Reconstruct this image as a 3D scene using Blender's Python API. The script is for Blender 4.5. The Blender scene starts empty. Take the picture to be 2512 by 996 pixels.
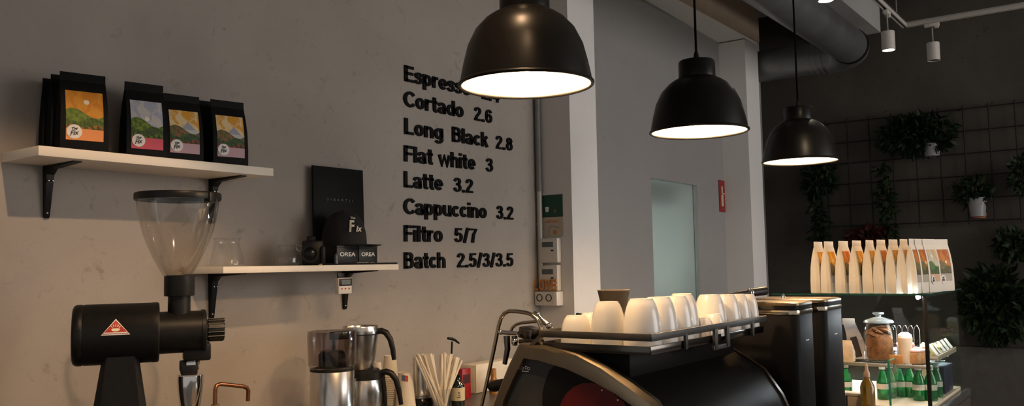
import bpy, bmesh, math, random
from mathutils import Vector as V, Matrix, Euler
R = math.radians
random.seed(7)
SC = bpy.context.scene
COL = SC.collection

# ---------------------------------------------------------------- camera
EYE = 1.55
FPX, YAW, PITCH, ROLL = 2100.0, R(36.44), R(4.19), R(-1.08)
FW = V((math.cos(YAW)*math.cos(PITCH), math.sin(YAW)*math.cos(PITCH), math.sin(PITCH)))
_r = V((math.sin(YAW), -math.cos(YAW), 0)); _u = _r.cross(FW)
RT = _r*math.cos(ROLL) + _u*math.sin(ROLL)
UP = -_r*math.sin(ROLL) + _u*math.cos(ROLL)
CAM = V((0, 0, EYE))
cd = bpy.data.cameras.new('camera'); co = bpy.data.objects.new('camera', cd); COL.objects.link(co)
m = Matrix((RT, UP, -FW)).transposed().to_4x4(); m.translation = CAM
co.matrix_world = m
cd.sensor_width = 36; cd.lens = FPX/2512*36; cd.clip_start = .05
SC.camera = co

def ray(x, y): return FW + RT*((x-1256)/FPX) - UP*((y-498)/FPX)
def aX(x, y, X): d = ray(x, y); return CAM + d*(X/d.x)      # photo direction met with the plane X
def aY(x, y, Y): d = ray(x, y); return CAM + d*(Y/d.y)
def aZ(x, y, Z): d = ray(x, y); return CAM + d*((Z-EYE)/d.z)
def aD(x, y, D): return CAM + ray(x, y)*D
def depth(p): return (V(p)-CAM).dot(FW)
def rad(w, p):                                              # radius of a round thing w pixels wide at p
    z = depth(p); th = math.atan(abs((V(p)-CAM).dot(RT)/z)); return w/2*z/FPX*math.cos(th)

# ---------------------------------------------------------------- mesh builder
class MB:
    def __init__(s): s.v = []; s.f = []; s.uv = None
    def add(s, vs, fs):
        o = len(s.v); s.v += [V(p) for p in vs]; s.f += [tuple(i+o for i in f) for f in fs]; return s
    def box(s, c, d, rot=None, ch=0.0, taper=None):
        """box centred at c with size d, edges chamfered by ch"""
        bm = bmesh.new(); bmesh.ops.create_cube(bm, size=1)
        for p in bm.verts:
            p.co = V((p.co.x*d[0], p.co.y*d[1], p.co.z*d[2]))
            if taper and p.co.z > 0: p.co.x *= taper[0]; p.co.y *= taper[1]
        if ch: bmesh.ops.bevel(bm, geom=bm.edges[:], offset=ch, segments=2, affect='EDGES', profile=.5)
        M = rot.to_matrix() if rot else Matrix.Identity(3)
        bm.verts.ensure_lookup_table()
        vs = [M @ p.co + V(c) for p in bm.verts]; fs = [[q.index for q in f.verts] for f in bm.faces]
        bm.free(); return s.add(vs, fs)
    def lathe(s, prof, c=(0, 0, 0), n=40, axis=None, sx=1, sy=1):
        """profile [(r, z)], revolved about z through c (or about axis)"""
        q = V(axis).to_track_quat('Z', 'Y') if axis is not None else None
        vs = []; fs = []; rings = []
        for (r, z) in prof:
            if r < 1e-6:
                rings.append([len(vs)]); vs.append(V((0, 0, z)))
            else:
                rings.append(list(range(len(vs), len(vs)+n)))
                for k in range(n):
                    a = 2*math.pi*k/n; vs.append(V((r*math.cos(a)*sx, r*math.sin(a)*sy, z)))
        for a, b in zip(rings, rings[1:]):
            if len(a) == 1 and len(b) == 1: continue
            for k in range(n):
                k2 = (k+1) % n
                if len(a) == 1: fs.append((a[0], b[k2], b[k]))
                elif len(b) == 1: fs.append((a[k], a[k2], b[0]))
                else: fs.append((a[k], a[k2], b[k2], b[k]))
        if q: vs = [q @ p for p in vs]
        return s.add([p+V(c) for p in vs], fs)
    def tube(s, pts, r, n=12, closed=False, caps=True):
        pts = [V(p) for p in pts]; N = len(pts); rr = r if isinstance(r, (list, tuple)) else [r]*N
        vs = []; fs = []; prev = None
        for i, p in enumerate(pts):
            if closed: t = (pts[(i+1) % N]-pts[i-1]).normalized()
            else: t = (pts[min(i+1, N-1)]-pts[max(i-1, 0)]).normalized()
            if prev is None:
                ref = V((0, 0, 1)) if abs(t.z) < .9 else V((1, 0, 0)); nrm = t.cross(ref).normalized()
            else: nrm = (prev - t*prev.dot(t)).normalized()
            prev = nrm; b = t.cross(nrm)
            for k in range(n):
                a = 2*math.pi*k/n; vs.append(p + (nrm*math.cos(a)+b*math.sin(a))*rr[i])
        for i in range(N if closed else N-1):
            j = (i+1) % N
            for k in range(n):
                k2 = (k+1) % n; fs.append((i*n+k, i*n+k2, j*n+k2, j*n+k))
        if caps and not closed:
            fs.append(tuple(range(n-1, -1, -1))); fs.append(tuple((N-1)*n+k for k in range(n)))
        return s.add(vs, fs)
    def prism(s, poly, to3, t0, t1):
        """closed 2D outline swept from t0 to t1; to3(a, b, t) gives the 3D point"""
        n = len(poly)
        vs = [to3(a, b, t0) for a, b in poly] + [to3(a, b, t1) for a, b in poly]
        fs = [tuple(range(n-1, -1, -1)), tuple(range(n, 2*n))] + [(k, (k+1) % n, (k+1) % n+n, k+n) for k in range(n)]
        return s.add(vs, fs)
    def strip(s, A, B, to3, t0, t1):
        """solid between two open polylines A and B of equal length"""
        n = len(A); vs = []
        for t in (t0, t1): vs += [to3(a, b, t) for a, b in A] + [to3(a, b, t) for a, b in B]
        fs = []; q = 2*n
        for k in range(n-1):
            fs += [(k, k+1, n+k+1, n+k), (q+k+1, q+k, q+n+k, q+n+k+1), (k+1, k, q+k, q+k+1), (n+k, n+k+1, q+n+k+1, q+n+k)]
        fs += [(0, n, q+n, q), (n-1, q+n-1, q+2*n-1, 2*n-1)]
        return s.add(vs, fs)
    def loft(s, rings, caps=True):
        n = len(rings[0]); vs = [p for r_ in rings for p in r_]; fs = []
        for i in range(len(rings)-1):
            for k in range(n):
                k2 = (k+1) % n; fs.append((i*n+k, i*n+k2, (i+1)*n+k2, (i+1)*n+k))
        if caps: fs.append(tuple(range(n-1, -1, -1))); fs.append(tuple((len(rings)-1)*n+k for k in range(n)))
        return s.add(vs, fs)
    def ball(s, c, r, n=16, sc=(1, 1, 1)):
        pr = [(math.sin(math.pi*k/10)*1.0, -math.cos(math.pi*k/10)) for k in range(11)]
        o = len(s.v); s.lathe(pr, n=n)
        for i in range(o, len(s.v)): p = s.v[i]; s.v[i] = V((p.x*r*sc[0], p.y*r*sc[1], p.z*r*sc[2])) + V(c)
        return s
    def mesh(s, name, mat, smooth=True, ang=38):
        me = bpy.data.meshes.new(name); me.from_pydata([tuple(p) for p in s.v], [], s.f)
        bm = bmesh.new(); bm.from_mesh(me)
        bmesh.ops.recalc_face_normals(bm, faces=bm.faces[:]); bm.to_mesh(me); bm.free()
        for mm in (mat if isinstance(mat, (list, tuple)) else [mat]): me.materials.append(mm)
        if smooth:
            me.shade_smooth(); me.set_sharp_from_angle(angle=R(ang))
        return me

# ---------------------------------------------------------------- scene graph
class Thing:
    """an Empty at the thing's base; parts are built in its own space"""
    def __init__(s, name, label, cat, loc=(0, 0, 0), rz=0, group=None):
        o = bpy.data.objects.new(name, None); COL.objects.link(o)
        o.empty_display_size = .05
        o.location = loc; o.rotation_euler = (0, 0, rz); o['label'] = label; o['category'] = cat
        if group: o['group'] = group
        s.o = o; s.M = Matrix.Translation(V(loc)) @ Matrix.Rotation(rz, 4, 'Z'); s.I = s.M.inverted()
    def part(s, name, mb, mat, label=None, world=False, parent=None, smooth=True, ang=38):
        if world: mb.v = [s.I @ p for p in mb.v]
        o = bpy.data.objects.new(name, mb.mesh(name, mat, smooth, ang)); COL.objects.link(o)
        o.parent = parent or s.o
        if label: o['label'] = label
        return o
    def add_mesh(s, name, me, parent=None, label=None):
        o = bpy.data.objects.new(name, me); COL.objects.link(o); o.parent = parent or s.o
        if label: o['label'] = label
        return o

def solo(name, mb, mat, label, cat, group=None, kind=None, smooth=True, ang=38, base=None):
    """a thing that is one mesh; its origin goes to its base"""
    if base is None:
        xs = [p.x for p in mb.v]; ys = [p.y for p in mb.v]; zs = [p.z for p in mb.v]
        base = V(((min(xs)+max(xs))/2, (min(ys)+max(ys))/2, min(zs)))
    base = V(base); mb.v = [p-base for p in mb.v]
    o = bpy.data.objects.new(name, mb.mesh(name, mat, smooth, ang)); COL.objects.link(o); o.location = base
    o['label'] = label; o['category'] = cat
    if group: o['group'] = group
    if kind: o['kind'] = kind
    return o

def struct(name, mb, mat, label=None, smooth=False):
    o = bpy.data.objects.new(name, mb.mesh(name, mat, smooth)); COL.objects.link(o); o['kind'] = 'structure'
    if label: o['label'] = label
    return o

def kids(o): return [c for c in bpy.data.objects if c.parent == o]
def copy_tree(o, loc=None, rz=None, label=None, group=None, parent=None):
    c = o.copy(); COL.objects.link(c)
    if parent: c.parent = parent
    if loc is not None: c.location = loc
    if rz is not None: c.rotation_euler = (0, 0, rz)
    if label: c['label'] = label
    if group: c['group'] = group
    for ch in kids(o): copy_tree(ch, parent=c)
    return c

def text_mesh(txt, mat, depth_=.004, bold=0.0, name='lettering', shear=0, space=1.0):
    """lettering in the x-z plane, facing -y, left edge and baseline at 0; returns mesh and (width, cap height)"""
    cu = bpy.data.curves.new(name, 'FONT'); cu.body = txt; cu.size = 1; cu.extrude = .5; cu.offset = bold; cu.shear = shear
    cu.space_character = space; cu.resolution_u = 4
    ob = bpy.data.objects.new(name, cu); COL.objects.link(ob)
    dg = bpy.context.evaluated_depsgraph_get()
    me = bpy.data.meshes.new_from_object(ob.evaluated_get(dg))
    bpy.data.objects.remove(ob); bpy.data.curves.remove(cu)
    x0 = min(p.co.x for p in me.vertices); x1 = max(p.co.x for p in me.vertices)
    for p in me.vertices: x, y, z = p.co; p.co = (x-x0, -z*depth_-depth_/2, y)
    me.materials.clear(); me.materials.append(mat); me.name = name
    for q in me.polygons: q.use_smooth = False
    return me, x1-x0
def fit_text(txt, mat, width, cap, depth_=.004, bold=0.0, name='lettering', shear=0, space=1.0):
    me, w = text_mesh(txt, mat, depth_, bold, name, shear, space)
    for p in me.vertices: p.co.x *= width/w; p.co.z *= cap/.73
    return me


# ---------------------------------------------------------------- heavy sans lettering drawn as strokes (cap height 1)
def arc_(cx, cy, rx, ry, a0, a1, n=14): return [(cx+rx*math.cos(R(a0+(a1-a0)*k/n)), cy+ry*math.sin(R(a0+(a1-a0)*k/n))) for k in range(n+1)]
def crv(p, n=6):
    q = [p[0]]+list(p)+[p[-1]]; o = []
    for i in range(1, len(q)-2):
        a, b, c, d = (V((*z, 0)) for z in q[i-1:i+3])
        for k in range(n):
            t_ = k/n; v_ = .5*((2*b)+(c-a)*t_+(2*a-5*b+4*c-d)*t_*t_+(3*b-a-3*c+d)*t_**3); o.append((v_.x, v_.y))
    return o+[tuple(p[-1])]
_b = lambda cx=.30: arc_(cx, .365, .20, .275, 0, 360, 22)
_n = lambda x0, x1: [(x1, 0), (x1, .42)]+arc_((x0+x1)/2, .43, (x1-x0)/2, .21, 0, 165, 10)[1:]
GL = {
 'E': (.62, [[(.1, 0), (.1, 1)], [(.05, .915), (.60, .915)], [(.05, .53), (.56, .53)], [(.05, .085), (.62, .085)]]),
 'F': (.58, [[(.1, 0), (.1, 1)], [(.05, .915), (.58, .915)], [(.05, .50), (.52, .50)]]),
 'L': (.58, [[(.1, 0), (.1, 1)], [(.05, .085), (.58, .085)]]),
 'B': (.68, [[(.1, 0), (.1, 1)], [(.05, .915), (.36, .915)]+arc_(.36, .73, .17, .185, 90, -90, 8)+[(.05, .545)], [(.05, .545), (.38, .545)]+arc_(.38, .315, .20, .23, 90, -90, 8)+[(.05, .085)]]),
 'C': (.74, [arc_(.42, .5, .325, .41, 40, 320, 22)]),
 's': (.52, [crv([(.49, .52), (.40, .62), (.26, .65), (.12, .60), (.11, .48), (.24, .40), (.38, .35), (.43, .22), (.36, .11), (.24, .08), (.11, .11), (.04, .22)])]),
 'p': (.60, [[(.095, -.27), (.095, .73)], _b()]), 'd': (.60, [[(.50, 0), (.50, 1)], _b()]),
 'g': (.60, [[(.50, .73), (.50, -.02)]+arc_(.29, -.02, .21, .175, 0, -150, 10), _b()]),
 'o': (.60, [_b()]), 'c': (.56, [arc_(.30, .365, .20, .275, 42, 318, 18)]),
 'e': (.58, [[(.10, .355), (.50, .355)], [(.50, .30)]+arc_(.30, .365, .20, .275, 0, 318, 20)]),
 'r': (.40, [[(.095, 0), (.095, .73)], crv([(.095, .38), (.13, .55), (.22, .635), (.39, .635)])]),
 't': (.38, [[(.19, .95), (.19, .22)]+crv([(.19, .22), (.205, .12), (.27, .08), (.37, .085)]), [(0, .65), (.37, .65)]]),
 'a': (.58, [crv([(.06, .50), (.13, .61), (.27, .645), (.41, .60), (.455, .48)])+[(.455, .15), (.49, 0)], arc_(.265, .215, .175, .14, 0, 360, 18)]),
 'n': (.60, [[(.095, 0), (.095, .73)], _n(.095, .50)]), 'h': (.60, [[(.095, 0), (.095, 1)], _n(.095, .50)]),
 'u': (.60, [[(.50, 0), (.50, .73)], [(.60-x, .73-y) for x, y in _n(.10, .505)]]),
 'l': (.20, [[(.095, 0), (.095, 1)]]), 'i': (.20, [[(.095, 0), (.095, .73)], [(.095, .84), (.095, 1)]]),
 'k': (.56, [[(.095, 0), (.095, 1)], [(.46, .73), (.12, .31)], [(.25, .44), (.48, 0)]]),
 'w': (.86, [[(.06, .73), (.235, .03), (.43, .68), (.625, .03), (.80, .73)]]),
 '2': (.56, [crv([(.09, .70), (.15, .86), (.28, .915), (.42, .85), (.45, .70), (.38, .54), (.22, .34), (.11, .10)]), [(.02, .085), (.54, .085)]]),
 '3': (.56, [crv([(.08, .74), (.15, .87), (.27, .915), (.40, .86), (.43, .72), (.36, .58), (.20, .535)]), crv([(.20, .535), (.38, .49), (.46, .32), (.40, .14), (.26, .085), (.13, .13), (.06, .28)])]),
 '4': (.58, [[(.42, 0), (.42, .98), (.07, .28)], [(.02, .27), (.57, .27)]]),
 '5': (.56, [[(.50, .915), (.14, .915), (.10, .48)], crv([(.10, .48), (.18, .58), (.30, .60), (.42, .52), (.45, .34), (.40, .16), (.26, .085), (.13, .13), (.06, .26)])]),
 '6': (.56, [crv([(.46, .76), (.38, .89), (.27, .915), (.15, .82), (.10, .60), (.10, .36)]), arc_(.28, .34, .18, .255, 0, 360, 20)]),
 '7': (.54, [[(.02, .915), (.48, .915), (.30, .58), (.21, 0)]]),
 '8': (.56, [arc_(.28, .735, .155, .18, 0, 360, 18), arc_(.28, .32, .185, .235, 0, 360, 20)]),
 '.': (.22, [[(.1, 0), (.1, .19)]]), '/': (.36, [[(.05, -.02), (.30, 1.02)]]), ' ': (.3, []),
}
def sans_word(txt, mt, width, cap, dep, sw=.19, gap=.055, name='lettering'):
    """solid letters in the x-z plane facing -y; the word is fitted to the given width"""
    mb = MB(); x0 = 0; h = sw/2
    tot = sum(GL[c][0]+gap for c in txt)-gap; kx = width/tot
    for c in txt:
        adv, strokes = GL[c]
        for st in strokes:
            P_ = [V((a, b, 0)) for a, b in st]; N = len(P_); closed = (P_[0]-P_[-1]).length < 1e-6 and N > 3; A = []; B = []
            for i in range(N):
                d0 = (P_[i]-P_[i-1 if i else (N-2 if closed else 0)]); d1 = (P_[(i+1) if i < N-1 else (1 if closed else N-1)]-P_[i])
                if d0.length < 1e-9: d0 = d1
                if d1.length < 1e-9: d1 = d0
                d0.normalize(); d1.normalize(); t_ = (d0+d1).normalized(); n_ = V((-t_.y, t_.x, 0)); m_ = max(.80, t_.dot(d0)); hw = h*(1-.17*abs(n_.y))/m_
                A.append((P_[i].x+n_.x*hw, P_[i].y+n_.y*hw)); B.append((P_[i].x-n_.x*hw, P_[i].y-n_.y*hw))
            to = lambda a, b, q, X=x0: V(((X+a)*kx, q, b*cap))
            mb.strip(A, B, to, 0, -dep)
        x0 += adv+gap
    return mb.mesh(name, mt, smooth=False)

# ---------------------------------------------------------------- materials
class NT:
    """small expression helper over a node tree"""
    def __init__(s, nt): s.nt = nt
    def n(s, t, **k):
        nd = s.nt.nodes.new(t)
        for a, b in k.items(): setattr(nd, a, b)
        return nd
    def math(s, op, a, b=None, c=None):
        nd = s.n('ShaderNodeMath', operation=op)
        for i, q in enumerate((a, b, c)):
            if q is None: continue
            if isinstance(q, (int, float)): nd.inputs[i].default_value = q
            else: s.nt.links.new(q, nd.inputs[i])
        return nd.outputs[0]
    def mix(s, f, a, b):
        nd = s.n('ShaderNodeMix', data_type='RGBA')
        for i, q in ((0, f), (6, a), (7, b)):
            if hasattr(q, 'is_linked'): s.nt.links.new(q, nd.inputs[i])
            else: nd.inputs[i].default_value = q if isinstance(q, (int, float)) else (*q[:3], 1)
        return nd.outputs[2]
    def noise(s, scale, detail=4, rough=.6, vec=None, dist=0):
        nd = s.n('ShaderNodeTexNoise'); nd.inputs['Scale'].default_value = scale; nd.inputs['Detail'].default_value = detail
        nd.inputs['Roughness'].default_value = rough; nd.inputs['Distortion'].default_value = dist
        if vec is not None: s.nt.links.new(vec, nd.inputs['Vector'])
        return nd.outputs[0]
    def ramp(s, f, stops):
        nd = s.n('ShaderNodeValToRGB'); e = nd.color_ramp.elements
        while len(e) < len(stops): e.new(.5)
        for q, (p, c) in zip(e, stops): q.position = p; q.color = (*c, 1) if len(c) == 3 else c
        s.nt.links.new(f, nd.inputs[0]); return nd.outputs[0]

def mat(name, col, rough=.5, metal=0, var=.06, scale=30, bump=0, bscale=None, spec=.5, emit=None, estr=0, trans=0, ior=1.45, coat=0, alpha=1, sss=0):
    m_ = bpy.data.materials.new(name); m_.use_nodes = True; nt = m_.node_tree; b = nt.nodes['Principled BSDF']; t = NT(nt)
    tc = t.n('ShaderNodeTexCoord').outputs['Object']
    nz = t.noise(scale, 4, .6, tc)
    dark = tuple(max(0, c*(1-var)) for c in col); lite = tuple(min(1, c*(1+var)) for c in col)
    nt.links.new(t.ramp(nz, [(.3, dark), (.7, lite)]), b.inputs['Base Color'])
    b.inputs['Roughness'].default_value = rough; b.inputs['Metallic'].default_value = metal
    b.inputs['Specular IOR Level'].default_value = spec; b.inputs['IOR'].default_value = ior
    b.inputs['Transmission Weight'].default_value = trans; b.inputs['Coat Weight'].default_value = coat; b.inputs['Alpha'].default_value = alpha
    if emit: b.inputs['Emission Color'].default_value = (*emit, 1); b.inputs['Emission Strength'].default_value = estr
    if bump:
        bp = t.n('ShaderNodeBump'); bp.inputs['Strength'].default_value = bump; bp.inputs['Distance'].default_value = .01
        nt.links.new(t.noise(bscale or scale, 6, .65, tc), bp.inputs['Height']); nt.links.new(bp.outputs[0], b.inputs['Normal'])
    return m_

def plaster(name, c0, c1, stain, rough=.8, big=1.1, bumps=.35):
    """trowelled wall finish: broad clouds, fine pits, a few darker stains"""
    m_ = bpy.data.materials.new(name); m_.use_nodes = True; nt = m_.node_tree; b = nt.nodes['Principled BSDF']; t = NT(nt)
    tc = t.n('ShaderNodeTexCoord').outputs['Object']
    a = t.noise(big, 6, .6, tc, .4); f = t.noise(14, 5, .7, tc, .8); g = t.noise(60, 3, .6, tc)
    base = t.ramp(a, [(.3, c0), (.7, c1)])
    st = t.ramp(f, [(.28, (1, 1, 1)), (.40, (0, 0, 0))])
    base = t.mix(t.math('MULTIPLY', st, .85), base, stain)
    v = t.n('ShaderNodeTexVoronoi'); v.inputs['Scale'].default_value = 9; nt.links.new(tc, v.inputs['Vector'])
    pit = t.ramp(v.outputs['Distance'], [(.0, (1, 1, 1)), (.075, (0, 0, 0))])
    pn = t.ramp(t.noise(3, 2, .5, tc), [(.44, (0, 0, 0)), (.58, (1, 1, 1))])
    pm = t.math('MULTIPLY', pit, pn)
    base = t.mix(t.math('MULTIPLY', pm, .5), base, tuple(q*.35 for q in stain))
    nt.links.new(base, b.inputs['Base Color']); b.inputs['Roughness'].default_value = rough; b.inputs['Specular IOR Level'].default_value = .25
    h = t.math('SUBTRACT', t.math('ADD', t.math('MULTIPLY', f, .6), t.math('MULTIPLY', g, .25)), t.math('MULTIPLY', pm, .8))
    bp = t.n('ShaderNodeBump'); bp.inputs['Strength'].default_value = bumps; bp.inputs['Distance'].default_value = .012
    nt.links.new(h, bp.inputs['Height']); nt.links.new(bp.outputs[0], b.inputs['Normal'])
    return m_

def clear_glass(name, tint=(1, 1, 1), refl=.12, rough=.02, dens=.0):
    """thin clear pane: mostly see-through, glossy at grazing angles"""
    m_ = bpy.data.materials.new(name); m_.use_nodes = True; nt = m_.node_tree; t = NT(nt)
    nt.nodes.remove(nt.nodes['Principled BSDF']); out = nt.nodes['Material Output']
    tr = t.n('ShaderNodeBsdfTransparent')
    nz = t.noise(3, 2, .5, t.n('ShaderNodeTexCoord').outputs['Object'])
    nt.links.new(t.ramp(nz, [(.2, tuple(q*.97 for q in tint)), (.8, tint)]), tr.inputs[0])
    gl = t.n('ShaderNodeBsdfGlossy'); gl.inputs['Roughness'].default_value = rough; gl.inputs['Color'].default_value = (.9, .95, .95, 1)
    lw = t.n('ShaderNodeLayerWeight'); lw.inputs['Blend'].default_value = .25
    f = t.math('MULTIPLY_ADD', lw.outputs['Facing'], refl*2.2, refl*.25)
    mx = t.n('ShaderNodeMixShader'); nt.links.new(f, mx.inputs[0]); nt.links.new(tr.outputs[0], mx.inputs[1]); nt.links.new(gl.outputs[0], mx.inputs[2])
    nt.links.new(mx.outputs[0], out.inputs[0]); return m_

def picture_label(name, sky, sky2, hill, hill2, accent, band, sun=(.35, .75), mount=False):
    """printed bag label: sky with a sun, hills, a plain band at the foot (uses the label's own UVs)"""
    m_ = bpy.data.materials.new(name); m_.use_nodes = True; nt = m_.node_tree; b = nt.nodes['Principled BSDF']; t = NT(nt)
    uvn = t.n('ShaderNodeTexCoord').outputs['UV']; sp = t.n('ShaderNodeSeparateXYZ'); nt.links.new(uvn, sp.inputs[0]); u, v = sp.outputs[0], sp.outputs[1]
    n1 = t.noise(4, 3, .6, uvn, .6); n2 = t.noise(11, 3, .6, uvn)
    c = t.mix(t.ramp(n1, [(.42, (0, 0, 0)), (.55, (1, 1, 1))]), sky, sky2)
    du = t.math('SUBTRACT', u, sun[0]); dv = t.math('MULTIPLY', t.math('SUBTRACT', v, sun[1]), 1.5)
    d = t.math('SQRT', t.math('ADD', t.math('MULTIPLY', du, du), t.math('MULTIPLY', dv, dv)))
    c = t.mix(t.math('LESS_THAN', d, .075), c, (.85, .75, .55))
    if mount:
        tri = t.math('ADD', t.math('MULTIPLY', t.math('ABSOLUTE', t.math('SUBTRACT', u, .62)), -.75), .74)
        c = t.mix(t.math('LESS_THAN', v, tri), c, (.33, .33, .40))
        c = t.mix(t.math('LESS_THAN', v, .55), c, (.52, .50, .46))
    def hillband(amp, fr, ph, base, col, col2):
        h = t.math('MULTIPLY_ADD', t.math('SINE', t.math('MULTIPLY_ADD', u, fr, ph)), amp, base)
        cc = t.mix(t.ramp(n2, [(.45, (0, 0, 0)), (.58, (1, 1, 1))]), col, col2)
        return h, cc
    for amp, fr, ph, base, col, col2 in ((.09, 5.2, .6, .55, hill, hill2), (.05, 7.5, 2.6, .42, tuple(q*.55 for q in hill), hill), (.03, 9, .3, .29, tuple(q*.4 for q in hill), accent)):
        h, cc = hillband(amp, fr, ph, base, col, col2); c = t.mix(t.math('LESS_THAN', v, h), c, cc)
    c = t.mix(t.math('LESS_THAN', v, .23), c, band)
    nt.links.new(c, b.inputs['Base Color']); b.inputs['Roughness'].default_value = .55; b.inputs['Specular IOR Level'].default_value = .3
    return m_

M = {}
M['wall'] = plaster('grey_plaster', (.305, .27, .24), (.375, .34, .305), (.25, .22, .19))
M['niche'] = plaster('pale_grey_plaster', (.265, .255, .25), (.30, .29, .285), (.24, .23, .225), bumps=.12)
M['white_wall'] = plaster('white_paint', (.68, .66, .645), (.72, .70, .685), (.64, .62, .60), bumps=.06)
M['dark_wall'] = plaster('dark_render', (.032, .028, .024), (.074, .064, .053), (.032, .028, .024), big=.8, bumps=.3)
M['ceiling'] = plaster('ceiling_paint', (.36, .35, .34), (.42, .41, .40), (.33, .32, .31), bumps=.1)
M['floor'] = mat('screed_floor', (.22, .20, .18), .5, var=.15, scale=3)
M['shelf'] = mat('cream_laminate', (.80, .73, .62), .45, var=.03, scale=8)
M['black_metal'] = mat('black_powder_coat', (.007, .0068, .0065), .42, var=.2, scale=60, bump=.05, spec=.25)
M['black_gloss'] = mat('black_gloss', (.006, .006, .006), .22, var=.1, spec=.3)
M['black_plastic'] = mat('black_plastic', (.008, .008, .008), .4, var=.15, scale=60, spec=.25)
M['bag_black'] = mat('black_foil_paper', (.005, .005, .005), .6, var=.2, scale=12, bump=.12, bscale=14, spec=.15)
M['bag_white'] = mat('white_kraft', (.74, .68, .60), .6, var=.05, scale=10, bump=.15, bscale=14)
M['letter'] = mat('black_letter', (.006, .006, .006), .6, var=.2, spec=.1)
M['steel'] = mat('brushed_steel', (.62, .60, .57), .24, 1, var=.06, scale=40)
M['chrome'] = mat('chrome', (.75, .73, .70), .09, 1, var=.03)
M['zinc'] = mat('galvanised_steel', (.24, .235, .22), .5, .4, var=.15, scale=9)
M['duct'] = mat('spiral_duct', (.20, .205, .205), .36, .6, var=.12, scale=6)
M['copper'] = mat('aged_copper', (.33, .15, .08), .35, 1, var=.25, scale=30)
M['champagne'] = mat('champagne_metal', (.30, .245, .17), .30, 1, var=.04, scale=20)
M['glass'] = clear_glass('clear_glass', (.96, .96, .95), .14)
M['hopper'] = clear_glass('smoked_clear_plastic', (.90, .87, .83), .22, .05)
M['case_glass'] = clear_glass('case_glass', (.93, .97, .95), .10)
M['edge_glass'] = mat('green_glass_edge', (.008, .045, .034), .2, var=.1, spec=.3)
M['smoke'] = clear_glass('smoked_tank', (.74, .69, .68), .22, .08)
M['shade_in'] = mat('white_enamel', (.88, .86, .82), .5, var=.01)
M['porcelain'] = mat('white_porcelain', (.80, .77, .72), .22, var=.015, coat=.25)
M['bulb'] = mat('lamp_bulb', (1, .9, .75), .5, emit=(1, .65, .34), estr=1)
M['cord'] = mat('black_cord', (.003, .003, .003), .8, var=.2, spec=.05)
M['white_metal'] = mat('white_track_metal', (.46, .43, .40), .45, var=.04)
M['spot_on'] = mat('spot_lens', (1, 1, .95), .4, emit=(1, .92, .78), estr=30)
M['spot_off'] = mat('dark_lens', (.04, .04, .04), .3)
M['paper'] = mat('white_paper', (.74, .67, .56), .7, var=.04, scale=20)
M['red'] = mat('red_paint', (.30, .012, .012), .35, var=.1)
M['wood'] = mat('pale_wood', (.55, .40, .25), .5, var=.15, scale=12)
M['case_base'] = mat('dark_wood', (.045, .030, .024), .5, var=.2, scale=14)
M['leaf'] = mat('leaf_green', (.010, .020, .007), .5, var=.4, scale=14, spec=.15)
M['leaf_red'] = mat('leaf_red', (.035, .007, .005), .55, var=.4, scale=14, spec=.15)
M['pot'] = mat('grey_pot', (.20, .20, .21), .4, var=.06)
M['terracotta'] = mat('terracotta', (.22, .07, .035), .6, var=.15)
M['wire'] = mat('dark_wire', (.010, .009, .008), .6, .3, var=.2)
M['led'] = mat('led_strip', (1, 1, 1), .5, emit=(.84, .93, 1), estr=160)
M['counter'] = mat('stone_counter', (.10, .09, .085), .35, var=.2, scale=25)
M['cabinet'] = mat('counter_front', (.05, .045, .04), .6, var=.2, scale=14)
M['white_plastic'] = mat('white_plastic', (.66, .62, .56), .4, var=.03)
M['lcd'] = mat('grey_lcd', (.10, .115, .11), .25, var=.05)
M['blue_ink'] = mat('blue_ink', (.10, .12, .22), .6); M['red_ink'] = mat('red_ink', (.55, .05, .04), .5)
M['white_ink'] = mat('white_ink', (.75, .72, .66), .55); M['cream_ink'] = mat('cream_thread', (.78, .70, .50), .6)
M['grey_ink'] = mat('grey_ink', (.16, .16, .16), .5); M['dark_ink'] = mat('dark_ink', (.03, .03, .05), .6)
LAMP, AMB, WIN, BACK, SP1, SP2, SP3, EXPO = 540, .36, 155, 16, 150, 90, 100, 0.0
M['warm_chrome'] = mat('warm_chrome', (.62, .52, .38), .14, 1, var=.03); M['dark_steel'] = mat('dark_steel', (.18, .16, .13), .25, 1, var=.1); M['lid_glass'] = mat('thick_glass', (.55, .62, .63), .08, var=.05, trans=.6, coat=.5)

# ---------------------------------------------------------------- the room
WY = 2.90          # inner face of the long left wall
struct('floor', MB().box((2.6, -.9, -.05), (11.2, 8.2, .1)), M['floor'], 'grey screed floor')
struct('ceiling', MB().box((2.6, -.9, 3.95), (11.2, 8.2, .1)), M['ceiling'], 'grey painted ceiling slab')
struct('wall_left', MB().box((.597, WY+.075, 1.95), (7.194, .15, 3.9)), M['wall'], 'grey trowelled plaster wall behind the coffee counter')
w = MB(); DX0, DX1, DZ = 5.655, 6.455, 2.175
w.box(((4.194+DX0)/2, WY+.075, 1.95), (DX0-4.194, .15, 3.9)); w.box(((8.0+DX1)/2, WY+.075, 1.95), (8.0-DX1, .15, 3.9))
w.box(((DX0+DX1)/2, WY+.075, (DZ+3.9)/2), (DX1-DX0, .15, 3.9-DZ))
struct('wall_recess', w, M['niche'], 'pale grey recessed wall between the two white pillars')
struct('wall_far', MB().box((8.05, -.9, 1.95), (.1, 7.7, 3.9)), M['dark_wall'], 'dark rendered wall at the far end')
struct('trim_1', MB().box((4.344, 2.7825, 1.777), (.30, .235, 3.553)), M['white_wall'], 'white pillar at the end of the menu wall')
struct('trim_2', MB().box((7.16, 2.7825, 1.725), (.30, .235, 3.45)), M['white_wall'], 'white pillar beside the fire sign')
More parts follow.
